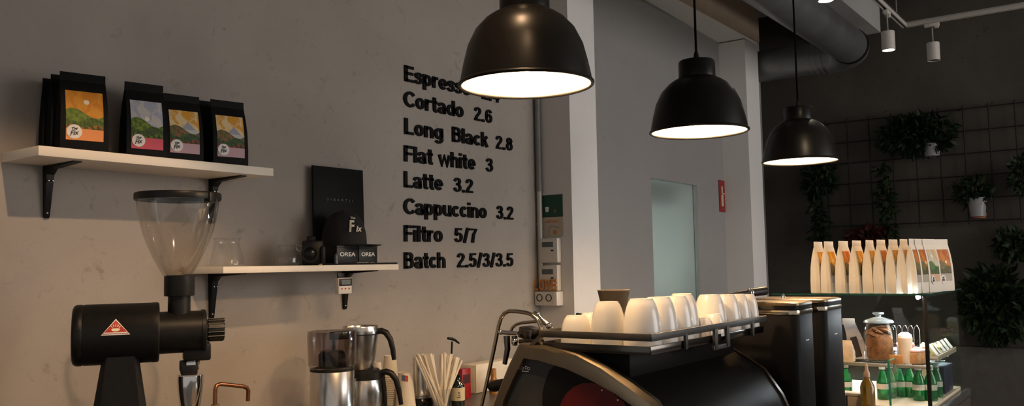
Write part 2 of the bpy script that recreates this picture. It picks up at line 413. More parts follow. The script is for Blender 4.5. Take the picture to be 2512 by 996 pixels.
struct('trim_3', MB().prism([(4.194, 3.9), (7.31, 3.9), (7.31, 3.45), (4.194, 3.564)], lambda a, c, q: V((a, q, c)), 2.665, 2.9), M['white_wall'], 'white beam above the recess')
struct('trim_4', MB().box((2.9, 2.04, 3.73), (10.2, .50, .34)), M['ceiling'], 'grey lowered ceiling strip beside the duct')
struct('trim_6', MB().box((2.9, 1.63, 3.86), (10.2, .31, .08)), M['dark_wall'], 'dark recess strip in the ceiling beside the light track')
struct('trim_7', MB().box((5.752, 2.655, 3.69), (3.116, .02, .42)), mat('shaded_beam_brown', (.40, .31, .23), .7, var=.1, scale=3), 'beam face with its shade put into a brown colour')  # shade on the beam's front painted as a brown board
struct('trim_5', MB().box((7.94, 1.0, .41), (.12, 3.6, .82)), M['cabinet'], 'dark low ledge along the foot of the far wall')
# frosted door with a lit room behind it
b = MB(); x0, x1, y0, y1 = DX0-.25, DX1+.25, WY+.15, WY+1.3
b.box(((x0+x1)/2, y1+.03, 1.2), (x1-x0+.12, .06, 2.6)); b.box((x0-.03, (y0+y1)/2, 1.2), (.06, y1-y0, 2.6)); b.box((x1+.03, (y0+y1)/2, 1.2), (.06, y1-y0, 2.6))
b.box(((x0+x1)/2, (y0+y1)/2, 2.47), (x1-x0, y1-y0, .06)); b.box(((x0+x1)/2, (y0+y1)/2, -.03), (x1-x0, y1-y0, .06))
struct('trim_8', MB().box(((DX0+DX1)/2, WY+.34, 2.24), (1.2, .04, .40)), M['cabinet'], 'dark panel added behind the frosted door to darken its top')  # unseen panel added so the top of the pane looks darker
struct('wall_back_room', b, M['niche'], 'grey walls of the small room behind the frosted door')
fm = bpy.data.materials.new('frosted_glass'); fm.use_nodes = True; fb = fm.node_tree.nodes['Principled BSDF']
_t = NT(fm.node_tree); fm.node_tree.links.new(_t.ramp(_t.noise(2.2, 3, .5, _t.n('ShaderNodeTexCoord').outputs['Object']), [(.3, (.70, .77, .75)), (.7, (.80, .85, .82))]), fb.inputs['Base Color'])
fb.inputs['Transmission Weight'].default_value = .85; fb.inputs['Roughness'].default_value = .34; fb.inputs['IOR'].default_value = 1.2
struct('door_1', MB().box(((DX0+DX1)/2, WY+.04, DZ/2), (DX1-DX0, .012, DZ)), fm, 'frosted greenish glass door leaf in the pale recessed wall')

# ---------------------------------------------------------------- counters (below the frame, they carry everything)
t = Thing('back_counter', 'long counter against the grey plaster wall under the menu', 'counter', (2.2, 2.46, 0))
t.part('worktop', MB().box((0, 0, .90), (3.96, .86, .04), ch=.004), M['counter']); t.part('cabinet', MB().box((0, .02, .44), (3.9, .8, .88), ch=.004), M['cabinet'])
t = Thing('bar_counter', 'bar counter carrying the espresso machine and black grinders', 'counter', (2.485, 1.17, 0))
t.part('worktop', MB().box((0, 0, .88), (2.54, 1.14, .04), ch=.004), M['counter']); t.part('cabinet', MB().box((0, 0, .43), (2.5, 1.08, .86), ch=.004), M['cabinet'])
BZ, CZ = .92, .90

# ---------------------------------------------------------------- wall shelves with brackets
def wall_shelf(label, x0, x1, ztop, th, brackets, fr=2.65):
    t = Thing('wall_shelf', label, 'shelf', ((x0+x1)/2, WY, ztop-th), 0, 'cream shelves on the plaster wall')
    L = x1-x0
    t.part('board', MB().box((0, -(WY-fr)/2, th/2), (L, WY-fr, th), ch=.0025), M['shelf'])
    for bx in brackets:
        x = bx-(x0+x1)/2; g = MB(); w_ = .026
        g.prism([(-.0015, 0), (-.0015, -.165), (-.008, -.172), (-.012, -.165), (-.030, -.03), (-.052, -.012), (-.205, -.004), (-.205, 0)],
                lambda a, c, q: V((x+q*(1-.35*min(1, -c/.17)), a, c)), -w_/2, w_/2)
        br = t.part('bracket', g, M['black_metal'])
        s_ = MB()
        for dx, dz in ((-.007, -.05), (.007, -.05), (0, -.155)):
            s_.ball((x+dx, -.034 if dz > -.1 else -.0135, dz), .0035, 10, (1, .5, 1))
        t.part('screw', s_, M['steel'], parent=br)
    return t
wall_shelf('upper cream wall shelf carrying the black coffee bags', 1.206, 2.067, 1.937, .031, (aY(98, 430, WY).x+.02, aY(518, 450, WY).x))
wall_shelf('lower cream wall shelf with glass servers, cap and boxes', 1.848, 2.741, 1.5665, .025, (aY(517, 690, WY).x, aY(843, 690, WY).x))

# ---------------------------------------------------------------- coffee bags
def bag_rings(w, d, h, top):
    out = []
    for z, kw, kd in ((0, .94, .92), (.02, 1, 1), (.25, 1, .99), (.5, .985, .86), (.7, .97, .56), (.84, .955, .22), (.885, .955, .10), (.89, .955, .055), (1.0, .95, .04)):
        ww, dd = w*kw/2, d*kd/2; zz = z*h; g = min(dd*.6, .012) if z < .86 else 0   # the gusset folds in a little
        if top == 'lean': sh = -.012*max(0, z-.6)/.4
        else: sh = 0
        out.append([V((-ww, -dd+sh, zz)), V((-ww*.5, -dd*1.04+sh, zz)), V((0, -dd*1.06+sh, zz)), V((ww*.5, -dd*1.04+sh, zz)), V((ww, -dd+sh, zz)),
                    V((ww-g, sh, zz)), V((ww, dd+sh, zz)), V((0, dd*1.05+sh, zz)), V((-ww, dd+sh, zz)), V((-ww+g, sh, zz))])
    return out
def bag_front(w, d, h, z, u):
    """y of the front face of a bag at height fraction z, sideways u in -1..1"""
    tab = ((0, .92), (.02, 1), (.25, .99), (.5, .86), (.7, .56), (.84, .22), (1, .04))
    for (a, ka), (b_, kb) in zip(tab, tab[1:]):
        if z <= b_: k = ka+(kb-ka)*(z-a)/(b_-a); break
    au = abs(u); e = 1.06-(.04*au if au < .5 else .02+.08*(au-.5))
    return -d/2*k*e
def label_mesh(w, d, h, z0, z1, lw, mt, name='label'):
    mb = MB(); NX, NZ = 6, 12; uv = []
    for j in range(NZ+1):
        for i in range(NX+1):
            u = -1+2*i/NX; z = z0+(z1-z0)*j/NZ
            mb.v.append(V((u*lw/2, bag_front(w, d, h, z, u*lw/w)-.0012, z*h))); uv.append((i/NX, j/NZ))
    for j in range(NZ):
        for i in range(NX):
            a = j*(NX+1)+i; mb.f.append((a, a+1, a+NX+2, a+NX+1))
    me = mb.mesh(name, mt)
    lay = me.uv_layers.new(name='uv')
    for lp in me.loops: lay.data[lp.index].uv = uv[lp.vertex_index]
    return me
def emblem(t, parent, w, d, h, cx, cz, r, sc=1):
    """white round mark with two small lines of script"""
    zf = cz/h; y = bag_front(w, d, h, zf, cx/(w/2))-.0022; sl = (bag_front(w, d, h, zf+.05, cx/(w/2))-bag_front(w, d, h, zf-.05, cx/(w/2)))/(.1*h)
    mb = MB(); n = 28
    mb.v = [V((cx+r*math.cos(2*math.pi*k/n), y+sl*r*math.sin(2*math.pi*k/n), cz+r*math.sin(2*math.pi*k/n))) for k in range(n)]; mb.f = [tuple(range(n))]
    e = t.part('emblem', mb, M['white_ink'], parent=parent)
    for txt, wd, cap, dx, dz in (('The', .75, .42, -.42, .12), ('Fix', 1.15, .66, -.62, -.62)):
        me = fit_text(txt, M['dark_ink'], r*wd, r*cap, .0006, .02, 'lettering', .25)
        for p in me.vertices:
            px, pz = p.co.x+cx+r*dx+.12*r*(.5), p.co.z+cz+r*dz+p.co.x*.25
            p.co = (px, y+sl*(pz-cz)-.0008+p.co.y, pz)
        t.add_mesh('lettering', me, e)
LB = {
 'orange': picture_label('label_orange_sunset', (.62, .22, .015), (.70, .30, .03), (.10, .16, .02), (.18, .25, .03), (.35, .12, .03), (.75, .28, .09), (.55, .78)),
 'pink': picture_label('label_pink_valley', (.38, .38, .46), (.55, .52, .48), (.07, .12, .02), (.18, .25, .02), (.12, .18, .02), (.62, .09, .13), (.5, .62)),
 'lilac': picture_label('label_lilac_mountain', (.65, .30, .03), (.72, .55, .30), (.06, .11, .03), (.28, .10, .04), (.30, .05, .02), (.52, .33, .36), (.25, .6), True),
 'rust': picture_label('label_rust_field', (.42, .10, .01), (.55, .20, .02), (.14, .12, .03), (.20, .16, .05), (.10, .10, .06), (.40, .36, .30), (.6, .6)),
 'amber': picture_label('label_amber_field', (.50, .20, .02), (.62, .36, .05), (.22, .16, .04), (.14, .12, .10), (.12, .12, .10), (.45, .45, .48), (.5, .7)),
 'green': picture_label('label_green_field', (.60, .40, .18), (.55, .55, .50), (.08, .16, .04), (.10, .20, .06), (.16, .16, .05), (.62, .38, .24), (.4, .8)),
}
ME = {}
def bag(label, loc, rz, size, body, kind=None, emb=True, group='black coffee bags on the upper shelf', lean=None):
    w, d, h = size; key = (size, body.name, lean)
    t = Thing('coffee_bag', label, 'coffee bag', loc, rz, group)
    if key not in ME:
        mb = MB().loft(bag_rings(w, d, h, lean)); ME[key] = mb.mesh('pouch', body, ang=30)
    t.add_mesh('pouch', ME[key])
    if kind:
        lk = (key, kind)
        if lk not in ME: ME[lk] = label_mesh(w, d, h, *((.13, .76) if body is M['bag_black'] else (.2, .80)), w*(.78 if body is M['bag_black'] else .72), LB[kind])
        l = t.add_mesh('label', ME[lk])
        if emb: emblem(t, l, w, d, h, -w*.22, h*.235, w*.16)
    return t
ZS = 1.9372
BS = (.140, .070, .232)
def shelfpos(px, py): return aZ(px, py, ZS)
# the row on the upper shelf; front faces look out into the room
for lab, x, y, rz, kd, sz in (
    ('black coffee bag with orange sunset label, leftmost on the upper shelf', 1.368, 2.715, -12, 'orange', (.142, .066, .254)),
    ('unlabelled black coffee bag directly behind the orange sunset bag', 1.373, 2.785, -12, None, (.142, .056, .256)),
    ('black coffee bag against the wall, rearmost behind the orange sunset bag', 1.376, 2.846, -12, None, (.142, .046, .252)),
    ('black coffee bag with grey sky and bright pink band label', 1.612, 2.775, -10, 'pink', (.138, .074, .270)),
    ('black coffee bag with mountain label and lilac band, right of the pink one', 1.745, 2.757, -10, 'lilac', (.136, .070, .247)),
    ('black coffee bag with mountain label and lilac band, at the right end of the row', 1.920, 2.735, -10, 'lilac', (.136, .070, .248)),
    ('unlabelled black coffee bag half hidden behind the rightmost labelled bag', 1.903, 2.817, -10, None, (.136, .064, .254))):
    bag(lab, (x, y, ZS), R(rz), sz, M['bag_black'], kd)

# ---------------------------------------------------------------- things on the lower shelf
Z2 = 1.5667
p = aY(565, 640, 2.74); r_ = rad(88, p)
t = Thing('coffee_server', 'clear conical glass server at the left end of the lower shelf', 'glass server', (p.x, 2.76, Z2), 0, 'glass servers on the lower shelf')
pr = [(0, .001), (r_*.9, .001), (r_, .006), (r_*.99, .012), (r_*.86, .05), (r_*.72, .085), (r_*.70, .092), (r_*.78, .105)]
t.part('vessel', MB().lathe(pr, n=36), M['glass']); t.part('rim', MB().lathe([(r_*.78+.0015*math.cos(a*.785), .105+.0015*math.sin(a*.785)) for a in range(9)], n=36), M['glass'])
p = aY(712, 635, 2.74); r_ = rad(66, p)
t = Thing('coffee_server', 'rounded clear glass server standing left of the black camera', 'glass server', (p.x, 2.76, Z2), 0, 'glass servers on the lower shelf')
t.part('vessel', MB().lathe([(0, .001), (r_*.8, .001), (r_, .012), (r_*1.02, .03), (r_*.85, .052), (r_*.62, .066), (r_*.64, .078), (r_*.7, .082)], n=36), M['glass'])
t.part('rim', MB().lathe([(r_*.7+.0013*math.cos(a*.785), .082+.0013*math.sin(a*.785)) for a in range(9)], n=32), M['glass'])
# camera-like device
p = aY(764, 640, 2.70)
t = Thing('camera', 'black camera with round lens standing on the lower shelf', 'camera', (p.x, 2.71, Z2), R(-40))
t.part('body', MB().box((.012, .02, .050), (.085, .05, .100), ch=.008), M['black_plastic'])
t.part('viewfinder', MB().box((.005, .015, .106), (.036, .04, .022), ch=.005), M['black_plastic'])
ln = t.part('lens', MB().lathe([(0, 0), (.034, 0), (.034, .012), (.031, .014), (.031, .03), (.034, .032), (.034, .042), (.027, .042), (.025, .034), (0, .032)], (0, -.005, .045), 32, (0, -1, 0)), M['black_plastic'])
t.part('lens_glass', MB().lathe([(0, .006), (.015, .005), (.026, 0)], (0, -.038, .045), 28, (0, -1, 0)), M['black_gloss'], parent=ln)
t.part('grip', MB().box((.052, .005, .04), (.02, .06, .076), ch=.008), M['black_plastic'])
for a in (-1,): t.part('strap_lug', MB().tube([(-.034+.012*math.cos(k*.6)-.006, .02, .07+.012*math.sin(k*.6)) for k in range(11)], .0022, 8), M['steel'])
# black card standing against the wall
q0, q1 = aY(768, 405, 2.862), aY(891, 416, 2.862); cw = q1.x-q0.x; ch_ = q0.z-Z2
t = Thing('display_board', 'tall black board with faint spaced lettering leaning on the wall', 'board', ((q0.x+q1.x)/2, 2.855, Z2), 0)
rotb = Euler((R(-1.6), 0, 0)); t.part('panel', MB().box((0, .008, ch_/2), (cw, .010, ch_), rot=rotb, ch=.001), mat('black_card', (.007, .0075, .0075), .55, var=.1, spec=.12))
me = fit_text('DIBARTLI', M['grey_ink'], cw*.52, .011, .0008, 0, 'lettering', 0, 2.2)
for v_ in me.vertices: v_.co.x -= cw*.26; v_.co.z += ch_*.655; v_.co.y += -.0005+(v_.co.z-ch_/2)*.028
t.add_mesh('lettering', me)
# baseball cap
p = aY(862, 600, 2.72)
t = Thing('baseball_cap', 'black baseball cap with cream script logo resting on the boxes', 'cap', (p.x-.014, 2.75, Z2+.0802), R(22))
cap = MB(); NR, NT_ = 9, 32; rings = []
for j in range(NR):
    f = j/(NR-1); a = f*math.pi/2
    rings.append([V((.088*math.cos(k*2*math.pi/NT_)*math.cos(a)**.6, .098*math.sin(k*2*math.pi/NT_)*math.cos(a)**.75, .148*math.sin(a)**.9)) for k in range(NT_)] if j < NR-1 else
                 [V((.012*math.cos(k*2*math.pi/NT_), .012*math.sin(k*2*math.pi/NT_), .1485)) for k in range(NT_)])
cap.loft(rings)
fab = mat('black_cotton', (.009, .009, .010), .85, var=.2, scale=80, bump=.1)
t.part('crown', cap, fab); t.part('button', MB().ball((0, 0, .150), .008, 12, (1, 1, .6)), fab)
br = MB(); A = []; B = []
for k in range(17):
    a = R(-90-75+150*k/16); A.append((.088*math.cos(a), .098*math.sin(a))); e = math.cos((k-8)/8*1.25)
    B.append((.088*math.cos(a)*1.02, .098*math.sin(a)-.070*e))
def brimz(x, y): return .004-.9*x*x+.05*(y+.09)
vs = [];fs = []
for s_ in (0, .003):
    for P_, ex in ((A, 0), (B, 0)):
        vs += [V((x, y, brimz(x, y)+s_)) for x, y in P_]
for k in range(16): fs += [(k, k+1, 17+k+1, 17+k), (34+k+1, 34+k, 51+k, 51+k+1), (17+k, 17+k+1, 51+k+1, 51+k), (k+1, k, 34+k, 34+k+1)]
t.part('brim', MB().add(vs, fs), fab)
def on_crown(me, dz, dx):
    for v_ in me.vertices:
        x = v_.co.x+dx; z = v_.co.z+dz; f = max(.02, 1-(z/.150)**3); s2 = max(0, 1-(x/.088)**2)
        p_ = V((x, -.098*math.sqrt(f*s2)-.003+v_.co.y, z)); p_.rotate(Euler((0, 0, R(-34)))); v_.co = p_
for txt, w_, c_, dx, dz in (('The', .022, .010, -.012, .112), ('F', .030, .050, -.030, .058), ('ix', .034, .026, .0, .059)):
    me = fit_text(txt, M['cream_ink'], w_, c_, .0012, .025, 'logo', .3); on_crown(me, dz, dx); t.add_mesh('logo', me)
# two dripper boxes
for i, (pl, pr_, lab) in enumerate(((826, 879, 'left black box with light lettering under the cap'), (880, 926, 'right black box with light lettering under the cap brim'))):
    a, b_ = aY(pl, 630, 2.68), aY(pr_, 630, 2.68); w_ = b_.x-a.x
    t = Thing('dripper_box', lab, 'box', ((a.x+b_.x)/2, 2.68+.05, Z2+.006), 0, 'black dripper boxes on the lower shelf')
    t.part('carton', MB().box((0, 0, .036), (w_-.002, .10, .072), ch=.0015), M['black_plastic'])
    t.part('lid', MB().box((0, 0, .070), (w_-.0006, .1014, .007), ch=.001), M['black_plastic'])
    me = fit_text('OREA', M['white_ink'], w_*.72, .017, .0006, .02)
    for v_ in me.vertices: v_.co.x -= w_*.36; v_.co.z += .030; v_.co.y -= .0502
    t.add_mesh('lettering', me)
a, b_ = aY(800, 645, 2.67), aY(976, 645, 2.67)
t = Thing('serving_tray', 'thin flat black tray under the boxes at the shelf end', 'tray', ((a.x+b_.x)/2, 2.74, Z2), 0)
t.part('plate', MB().box((0, 0, .0028), (b_.x-a.x, .13, .005), ch=.002), M['black_plastic'])
t.part('rim', MB().tube([((b_.x-a.x)/2*sx_, .065*sy_, .005) for sx_, sy_ in ((-1, -1), (1, -1), (1, 1), (-1, 1))], .0024, 8, True), M['black_plastic'])
p = aY(915, 641, 2.665); solo('spoon', MB().ball((p.x+.0, 2.674, Z2+.0085), .022, 16, (1, .45, .12)).tube([(p.x-.02, 2.675, Z2+.009), (p.x-.085, 2.676, Z2+.009)], [.003, .002], 8), M['steel'], 'steel spoon lying on the black tray in front of the boxes', 'spoon')
p = aY(825, 630, 2.665); t = Thing('glass_vial', 'slim dark glass vial standing in front of the left black box', 'vial', (p.x, 2.667, Z2+.0056), 0)
t.part('body', MB().lathe([(0, 0), (.0085, 0), (.0085, .036), (.007, .039), (0, .039)], n=20), mat('smoky_glass', (.05, .06, .07), .1)); t.part('stopper', MB().lathe([(0, .0385), (.006, .0385), (.006, .044), (0, .044)], n=16), M['black_plastic'])
p = aY(787, 645, 2.665); solo('brass_weight', MB().lathe([(0, 0), (.007, 0), (.008, .002), (.008, .005), (.005, .007), (0, .007)], (p.x, 2.668, Z2), 18), mat('brass', (.6, .42, .18), .3, 1), 'tiny round brass weight lying beside the black camera', 'weight')
# thermometer unit clipped on the right bracket
a, b_ = aY(829, 682, 2.66), aY(862, 720, 2.66); cx = (a.x+b_.x)/2; w_ = b_.x-a.x; h_ = a.z-b_.z
t = Thing('digital_timer', 'small white digital timer with three red buttons hung under the lower shelf', 'timer', (cx, 2.655, b_.z), 0)
t.part('casing', MB().box((0, .012, h_/2), (w_, .022, h_), ch=.003), M['white_plastic'])
t.part('hanger', MB().box((-w_*.1, .020, h_+.009), (w_*.5, .006, .022), ch=.001), M['black_plastic'])
s_ = t.part('screen_bezel', MB().box((.0, .0005, h_*.73), (w_*.92, .004, h_*.46), ch=.001), M['black_plastic']); t.part('screen', MB().box((.001, -.0018, h_*.73), (w_*.66, .002, h_*.30)), M['lcd'], parent=s_)
for k in (-1, 0, 1): t.part('button', MB().lathe([(0, .003), (.003, .003), (.0035, 0)], (k*w_*.27, .001, h_*.33), 14, (0, -1, 0)), M['red_ink'])
"""bracket tip stays with the shelf"""

# ---------------------------------------------------------------- wall menu
def menu(label, words):
    X0 = aY(words[0][1], words[0][3], WY).x; Z0 = aY(words[0][1], words[0][3], WY).z
    t = Thing('menu_line', label, 'lettering', (X0, WY, Z0), 0, 'black menu letters on the plaster wall')
    for i, (txt, l, r__, by, cap) in enumerate(words):
        xa, xb = aY(l, by, WY).x, aY(r__, by, WY).x
        me = sans_word(txt, M['letter'], xb-xa, cap, .010, .17 if txt[0].isdigit() else .20)
        for v_ in me.vertices: v_.co.x += xa-X0; v_.co.y += .0015
        t.add_mesh('price' if txt[0].isdigit() else 'drink_name', me)
CAPH = aY(991, 158, WY).z-aY(991, 198.7, WY).z
def mm(label, y0, *ws):
    z0 = aY(990, y0, WY).z; out = []
    for txt, l, r__ in ws:
        by = y0
        for _ in range(6):
            p_ = aY(l, by, WY); d_ = (V((p_.x, WY, z0))-CAM); by = 498-FPX*d_.dot(UP)/d_.dot(FW)
        out.append((txt, l, r__, by, CAPH*(.96 if not txt[0].isdigit() else .92)))
    menu(label, out)
mm('black wall lettering reading Espresso 2.4, topmost menu line', 198.7, ('Espresso', 991, 1152), ('2.4', 1180, 1223))
mm('black wall lettering reading Cortado 2.6', 261, ('Cortado', 989, 1135), ('2.6', 1162, 1206))
mm('black wall lettering reading Long Black 2.8', 328.5, ('Long', 991, 1085), ('Black', 1108, 1196), ('2.8', 1215, 1256))
mm('black wall lettering reading Flat white 3', 395.9, ('Flat', 990, 1060), ('white', 1075, 1164), ('3', 1191, 1208))
mm('black wall lettering reading Latte 3.2', 459.6, ('Latte', 990, 1084), ('3.2', 1112, 1159))
mm('black wall lettering reading Cappuccino 3.2', 525.5, ('Cappuccino', 989, 1192), ('3.2', 1217, 1258))
mm('black wall lettering reading Filtro 5/7', 592.6, ('Filtro', 990, 1084), ('5/7', 1114, 1169))
mm('black wall lettering reading Batch 2.5/3/3.5, lowest menu line', 659.3, ('Batch', 990, 1091), ('2.5/3/3.5', 1120, 1258))

# ---------------------------------------------------------------- fittings on the first pillar's side
XP = 4.194
z0 = aY(1325, 695, 2.87).z; zm = aY(1322, 457, 2.87).z
t = Thing('conduit_pipe', 'vertical steel conduit in the corner beside the menu wall', 'pipe', (XP-.022, WY-.022, z0), 0)
t.part('lower_tube', MB().tube([(0, 0, 0), (0, 0, zm-z0)], .0165, 16), mat('pale_conduit', (.48, .45, .40), .4, .3), 'brighter lower tube'); t.part('upper_tube', MB().tube([(.0, 0, zm-z0), (0, 0, 3.45-z0)], .018, 16), M['zinc'], 'duller upper tube')
t.part('coupling', MB().tube([(0, 0, zm-z0-.03), (0, 0, zm-z0+.03)], .0195, 16), M['zinc'])
for zz in (.35, 1.2): t.part('clip', MB().box((.008, .008, zz), (.04, .028, .02), ch=.002), M['zinc'])
def pil(l, tp, r__, bt): a = aX(l, tp, XP); b_ = aX(r__, bt, XP); return (a.y+b_.y)/2, a.y-b_.y, a.z, b_.z   # centre y, width, top, bottom
y, w_, zt, zb = pil(1329, 480, 1381, 531)
t = Thing('postcard', 'dark green card with two small cups, topmost on the pillar side', 'card', (XP-.0022, y, zb), R(-90))
t.part('sheet', MB().box((0, 0, (zt-zb)/2), (w_, .003, zt-zb)), mat('green_card', (.008, .06, .035), .5, var=.12))
for dx, dz, c_, k in ((-.24, .33, M['white_ink'], 1.0), (.14, .26, mat('brown_cup', (.16, .09, .06), .6), .8)):
    t.part('printed_cup', MB().lathe([(0, 0), (.010*k, 0), (.014*k, .030*k), (0, .030*k)], (dx*w_, -.002, dz*(zt-zb)-.012), 16, sy=.12), c_)
y, w_, zt, zb = pil(1330, 533, 1382, 580)
t = Thing('drawing', 'cream sheet with orange and grey sketch below the green card', 'drawing', (XP-.0022, y, zb), R(-90))
t.part('sheet', MB().box((0, 0, (zt-zb)/2), (w_, .003, zt-zb)), mat('cream_sheet', (.50, .43, .34), .7, var=.06, scale=40))
h_ = zt-zb; oi = mat('orange_ink', (.55, .18, .04), .6); gi = mat('pencil_grey', (.25, .23, .21), .7)
t.part('sketch_line', MB().tube([(-.16*w_, -.0018, .42*h_), (-.05*w_, -.0018, .55*h_), (.12*w_, -.0018, .50*h_), (.3*w_, -.0018, .43*h_)], .0022, 6).tube([(-.16*w_, -.0018, .42*h_), (-.18*w_, -.0018, .12*h_)], .002, 6), gi)
s_ = MB()
for i in range(7): s_.tube([(-.3*w_+i*.095*w_, -.0018, .70*h_), (-.28*w_+i*.095*w_, -.0018, .80*h_+.02*h_*(i % 3))], .0035, 6)
s_.ball((.12*w_, -.0018, .22*h_), .012, 10, (1, .1, 1.1)); t.part('sketch_marks', s_, oi)
for lab, tp, bt in (('white thermostat with grey display, upper one of two on the pillar', 585, 645), ('white thermostat with grey display, lower one just above the orange letters', 650, 714)):
    y, w_, zt, zb = pil(1332, tp, 1378, bt)
    t = Thing('thermostat', lab, 'thermostat', (XP, y, zb), R(-90), 'thermostats on the pillar side'); h_ = zt-zb
    t.part('casing', MB().box((0, -.022, h_/2), (w_, .042, h_*.97), ch=.004), M['white_plastic'])
    t.part('display', MB().box((-.03*w_, -.0435, h_*.74), (w_*.60, .002, h_*.2), ch=.0006), M['lcd']); t.part('button', MB().box((.22*w_, -.044, h_*.50), (w_*.14, .004, .008), ch=.001), M['black_plastic'])
y, w_, zt, zb = pil(1322, 684, 1381, 711)
t = Thing('wooden_word', 'orange wooden letters reading LOVE propped on the socket box', 'decoration', (XP-.052, y, zb), R(-90))
lw_ = mat('orange_wood', (.50, .22, .07), .55, var=.12, scale=30)
for i, c_ in enumerate('LOVE'):
    me = fit_text(c_, lw_, w_*.22, (zt-zb)*.98, .012, .03, 'letter')
    for v_ in me.vertices: v_.co.x += -w_/2+i*w_*.255
    t.add_mesh('letter', me)
y, w_, zt, zb = pil(1326, 714, 1383, 749)
t = Thing('wall_socket', 'white double socket box with two dark holes at the foot of the pillar fittings', 'socket', (XP, y, zb), R(-90)); h_ = zt-zb
t.part('box', MB().box((0, -.032, h_/2), (w_, .062, h_), ch=.004), M['white_plastic'])
for dx in (-.28, .12): t.part('outlet', MB().lathe([(.021, 0), (.021, .003), (.017, .003), (.016, -.004), (0, -.004)], (dx*w_, -.063, h_*.55), 24, (0, -1, 0)), M['black_plastic'])
t.part('cover_strip', MB().box((.42*w_, -.066, h_*.5), (w_*.15, .008, h_*.94), ch=.002), M['white_ink'])
# fire sign on the recess wall
a = aY(1762, 450, WY); b_ = aY(1789, 522, WY); w_ = b_.x-a.x; h_ = a.z-b_.z+.03; ri = mat('sign_red', (.24, .020, .018), .45, var=.06)
t = Thing('fire_sign', 'red fire extinguisher sign with pale symbols beside the second pillar', 'sign', ((a.x+b_.x)/2, WY-.004, b_.z), 0)
t.part('panel', MB().box((0, 0, h_/2), (w_, .006, h_), ch=.001), ri); yi = mat('pale_sign_ink', (.48, .42, .27), .5)
s_ = MB(); s_.box((-.22*w_, -.0035, h_*.36), (.2*w_, .001, h_*.36)).box((-.22*w_, -.0035, h_*.70), (.13*w_, .001, h_*.22)).box((-.12*w_, -.0035, h_*.58), (.26*w_, .001, h_*.04))
t.part('extinguisher_symbol', s_, yi)
fl = [(.12, .12), (.20, .10), (.32, .2), (.34, .36), (.26, .60), (.24, .44), (.18, .52), (.16, .66), (.10, .46), (.08, .26)]
t.part('flame_symbol', MB().prism([(x*w_, z*h_) for x, z in fl], lambda a_, c_, q: V((a_, q, c_)), -.0032, -.004), yi)

# ---------------------------------------------------------------- pendant lamps
def pendant_profile(): return [(.180, 0), (.1775, .02), (.170, .056), (.1575, .106), (.1365, .149), (.110, .178), (.090, .192), (.069, .203)]
RIM = 2.040
def pendant(label, x, y):
    t = Thing('pendant_lamp', label, 'pendant lamp', (x, y, RIM), 0, 'black dome pendant lamps in a row over the bar')
    pr = pendant_profile(); inn = [(r-.004, z+.001) for r, z in pr]
    out = MB().lathe(pr + [(.069, .210)], n=64)
    t.part('shade', out, M['lamp_black']); t.part('shade_lining', MB().lathe(inn+[(.04, .205), (0, .205)], n=64), M['shade_in'], 'white enamel lining')
    t.part('rim', MB().lathe([(.180+.0055*math.cos(a*math.pi/5), .0055*math.sin(a*math.pi/5)) for a in range(11)], n=64), M['lamp_black'])
    t.part('collar', MB().lathe([(.0685, .203), (.0685, .262), (.064, .268), (.03, .271), (.012, .272), (.010, .29), (.006, .305), (0, .305)], n=40), M['lamp_black'])
    t.part('cord', MB().tube([(0, 0, .30), (0, 0, 3.9-RIM)], .0048, 8), M['cord'])
    t.part('ceiling_cup', MB().lathe([(0, 0), (.03, .003), (.045, .03), (.045, .04), (0, .04)], (0, 0, 3.86-RIM), 24), M['lamp_black'])
    t.part('bulb', MB().ball((0, 0, .070), .036, 20).lathe([(.02, .10), (.015, .13), (.015, .20)], n=16), M['bulb'])
    return t
M['lamp_black'] = mat('matt_black_enamel', (.006, .0056, .005), .33, var=.1, scale=20, spec=.22)
M['bulb'].node_tree.nodes['Principled BSDF'].inputs['Emission Strength'].default_value = LAMP
pendant('nearest and largest of the black pendant lamps, in front of the menu', 1.873, 1.328)
pendant('middle black pendant lamp, in front of the pale recessed wall', 2.985, 1.325)
pendant('farthest and smallest black pendant lamp, in front of the dark wall', 4.24, 1.352)

# ---------------------------------------------------------------- duct, tracks, spots
t = Thing('ventilation_duct', 'grey round ventilation duct bending towards the pillar under the ceiling', 'duct', (6.9, 1.85, 3.25), 0)
R1, R2 = .143, .140; AY, AZ, EX = 1.869, 3.305, 7.26
t.part('straight_run', MB().tube([(.5, AY, AZ), (EX, AY, AZ)], R1, 48), M['duct'], world=True)
el = []; rr = []
for k in range(13):
    a = R(90*k/12); q = .24; el.append((EX+q*math.sin(a), AY+q*(1-math.cos(a)), AZ)); rr.append(R1+(R2+.012-R1)*k/12)
t.part('elbow', MB().tube(el, rr, 40), M['duct'], world=True)
t.part('joint_ring', MB().tube([(EX-.02, AY, AZ), (EX+.02, AY, AZ)], R1+.006, 48), M['black_metal'], world=True)
t.part('cross_run', MB().tube([(EX+.24, AY+.23, AZ), (EX+.24, WY-.001, AZ)], R2, 40), M['duct'], world=True)
for k in range(3): t.part('collar', MB().tube([(EX+.24, AY+.27+.05*k, AZ), (EX+.24, AY+.295+.05*k, AZ)], R2+.006-.001*k, 40), M['duct'], world=True)
for x in (3.0, 5.6): t.part('hanger', MB().tube([(x, AY-.12, AZ+.1), (x, AY-.12, 3.9)], .006, 8), M['zinc'], world=True)

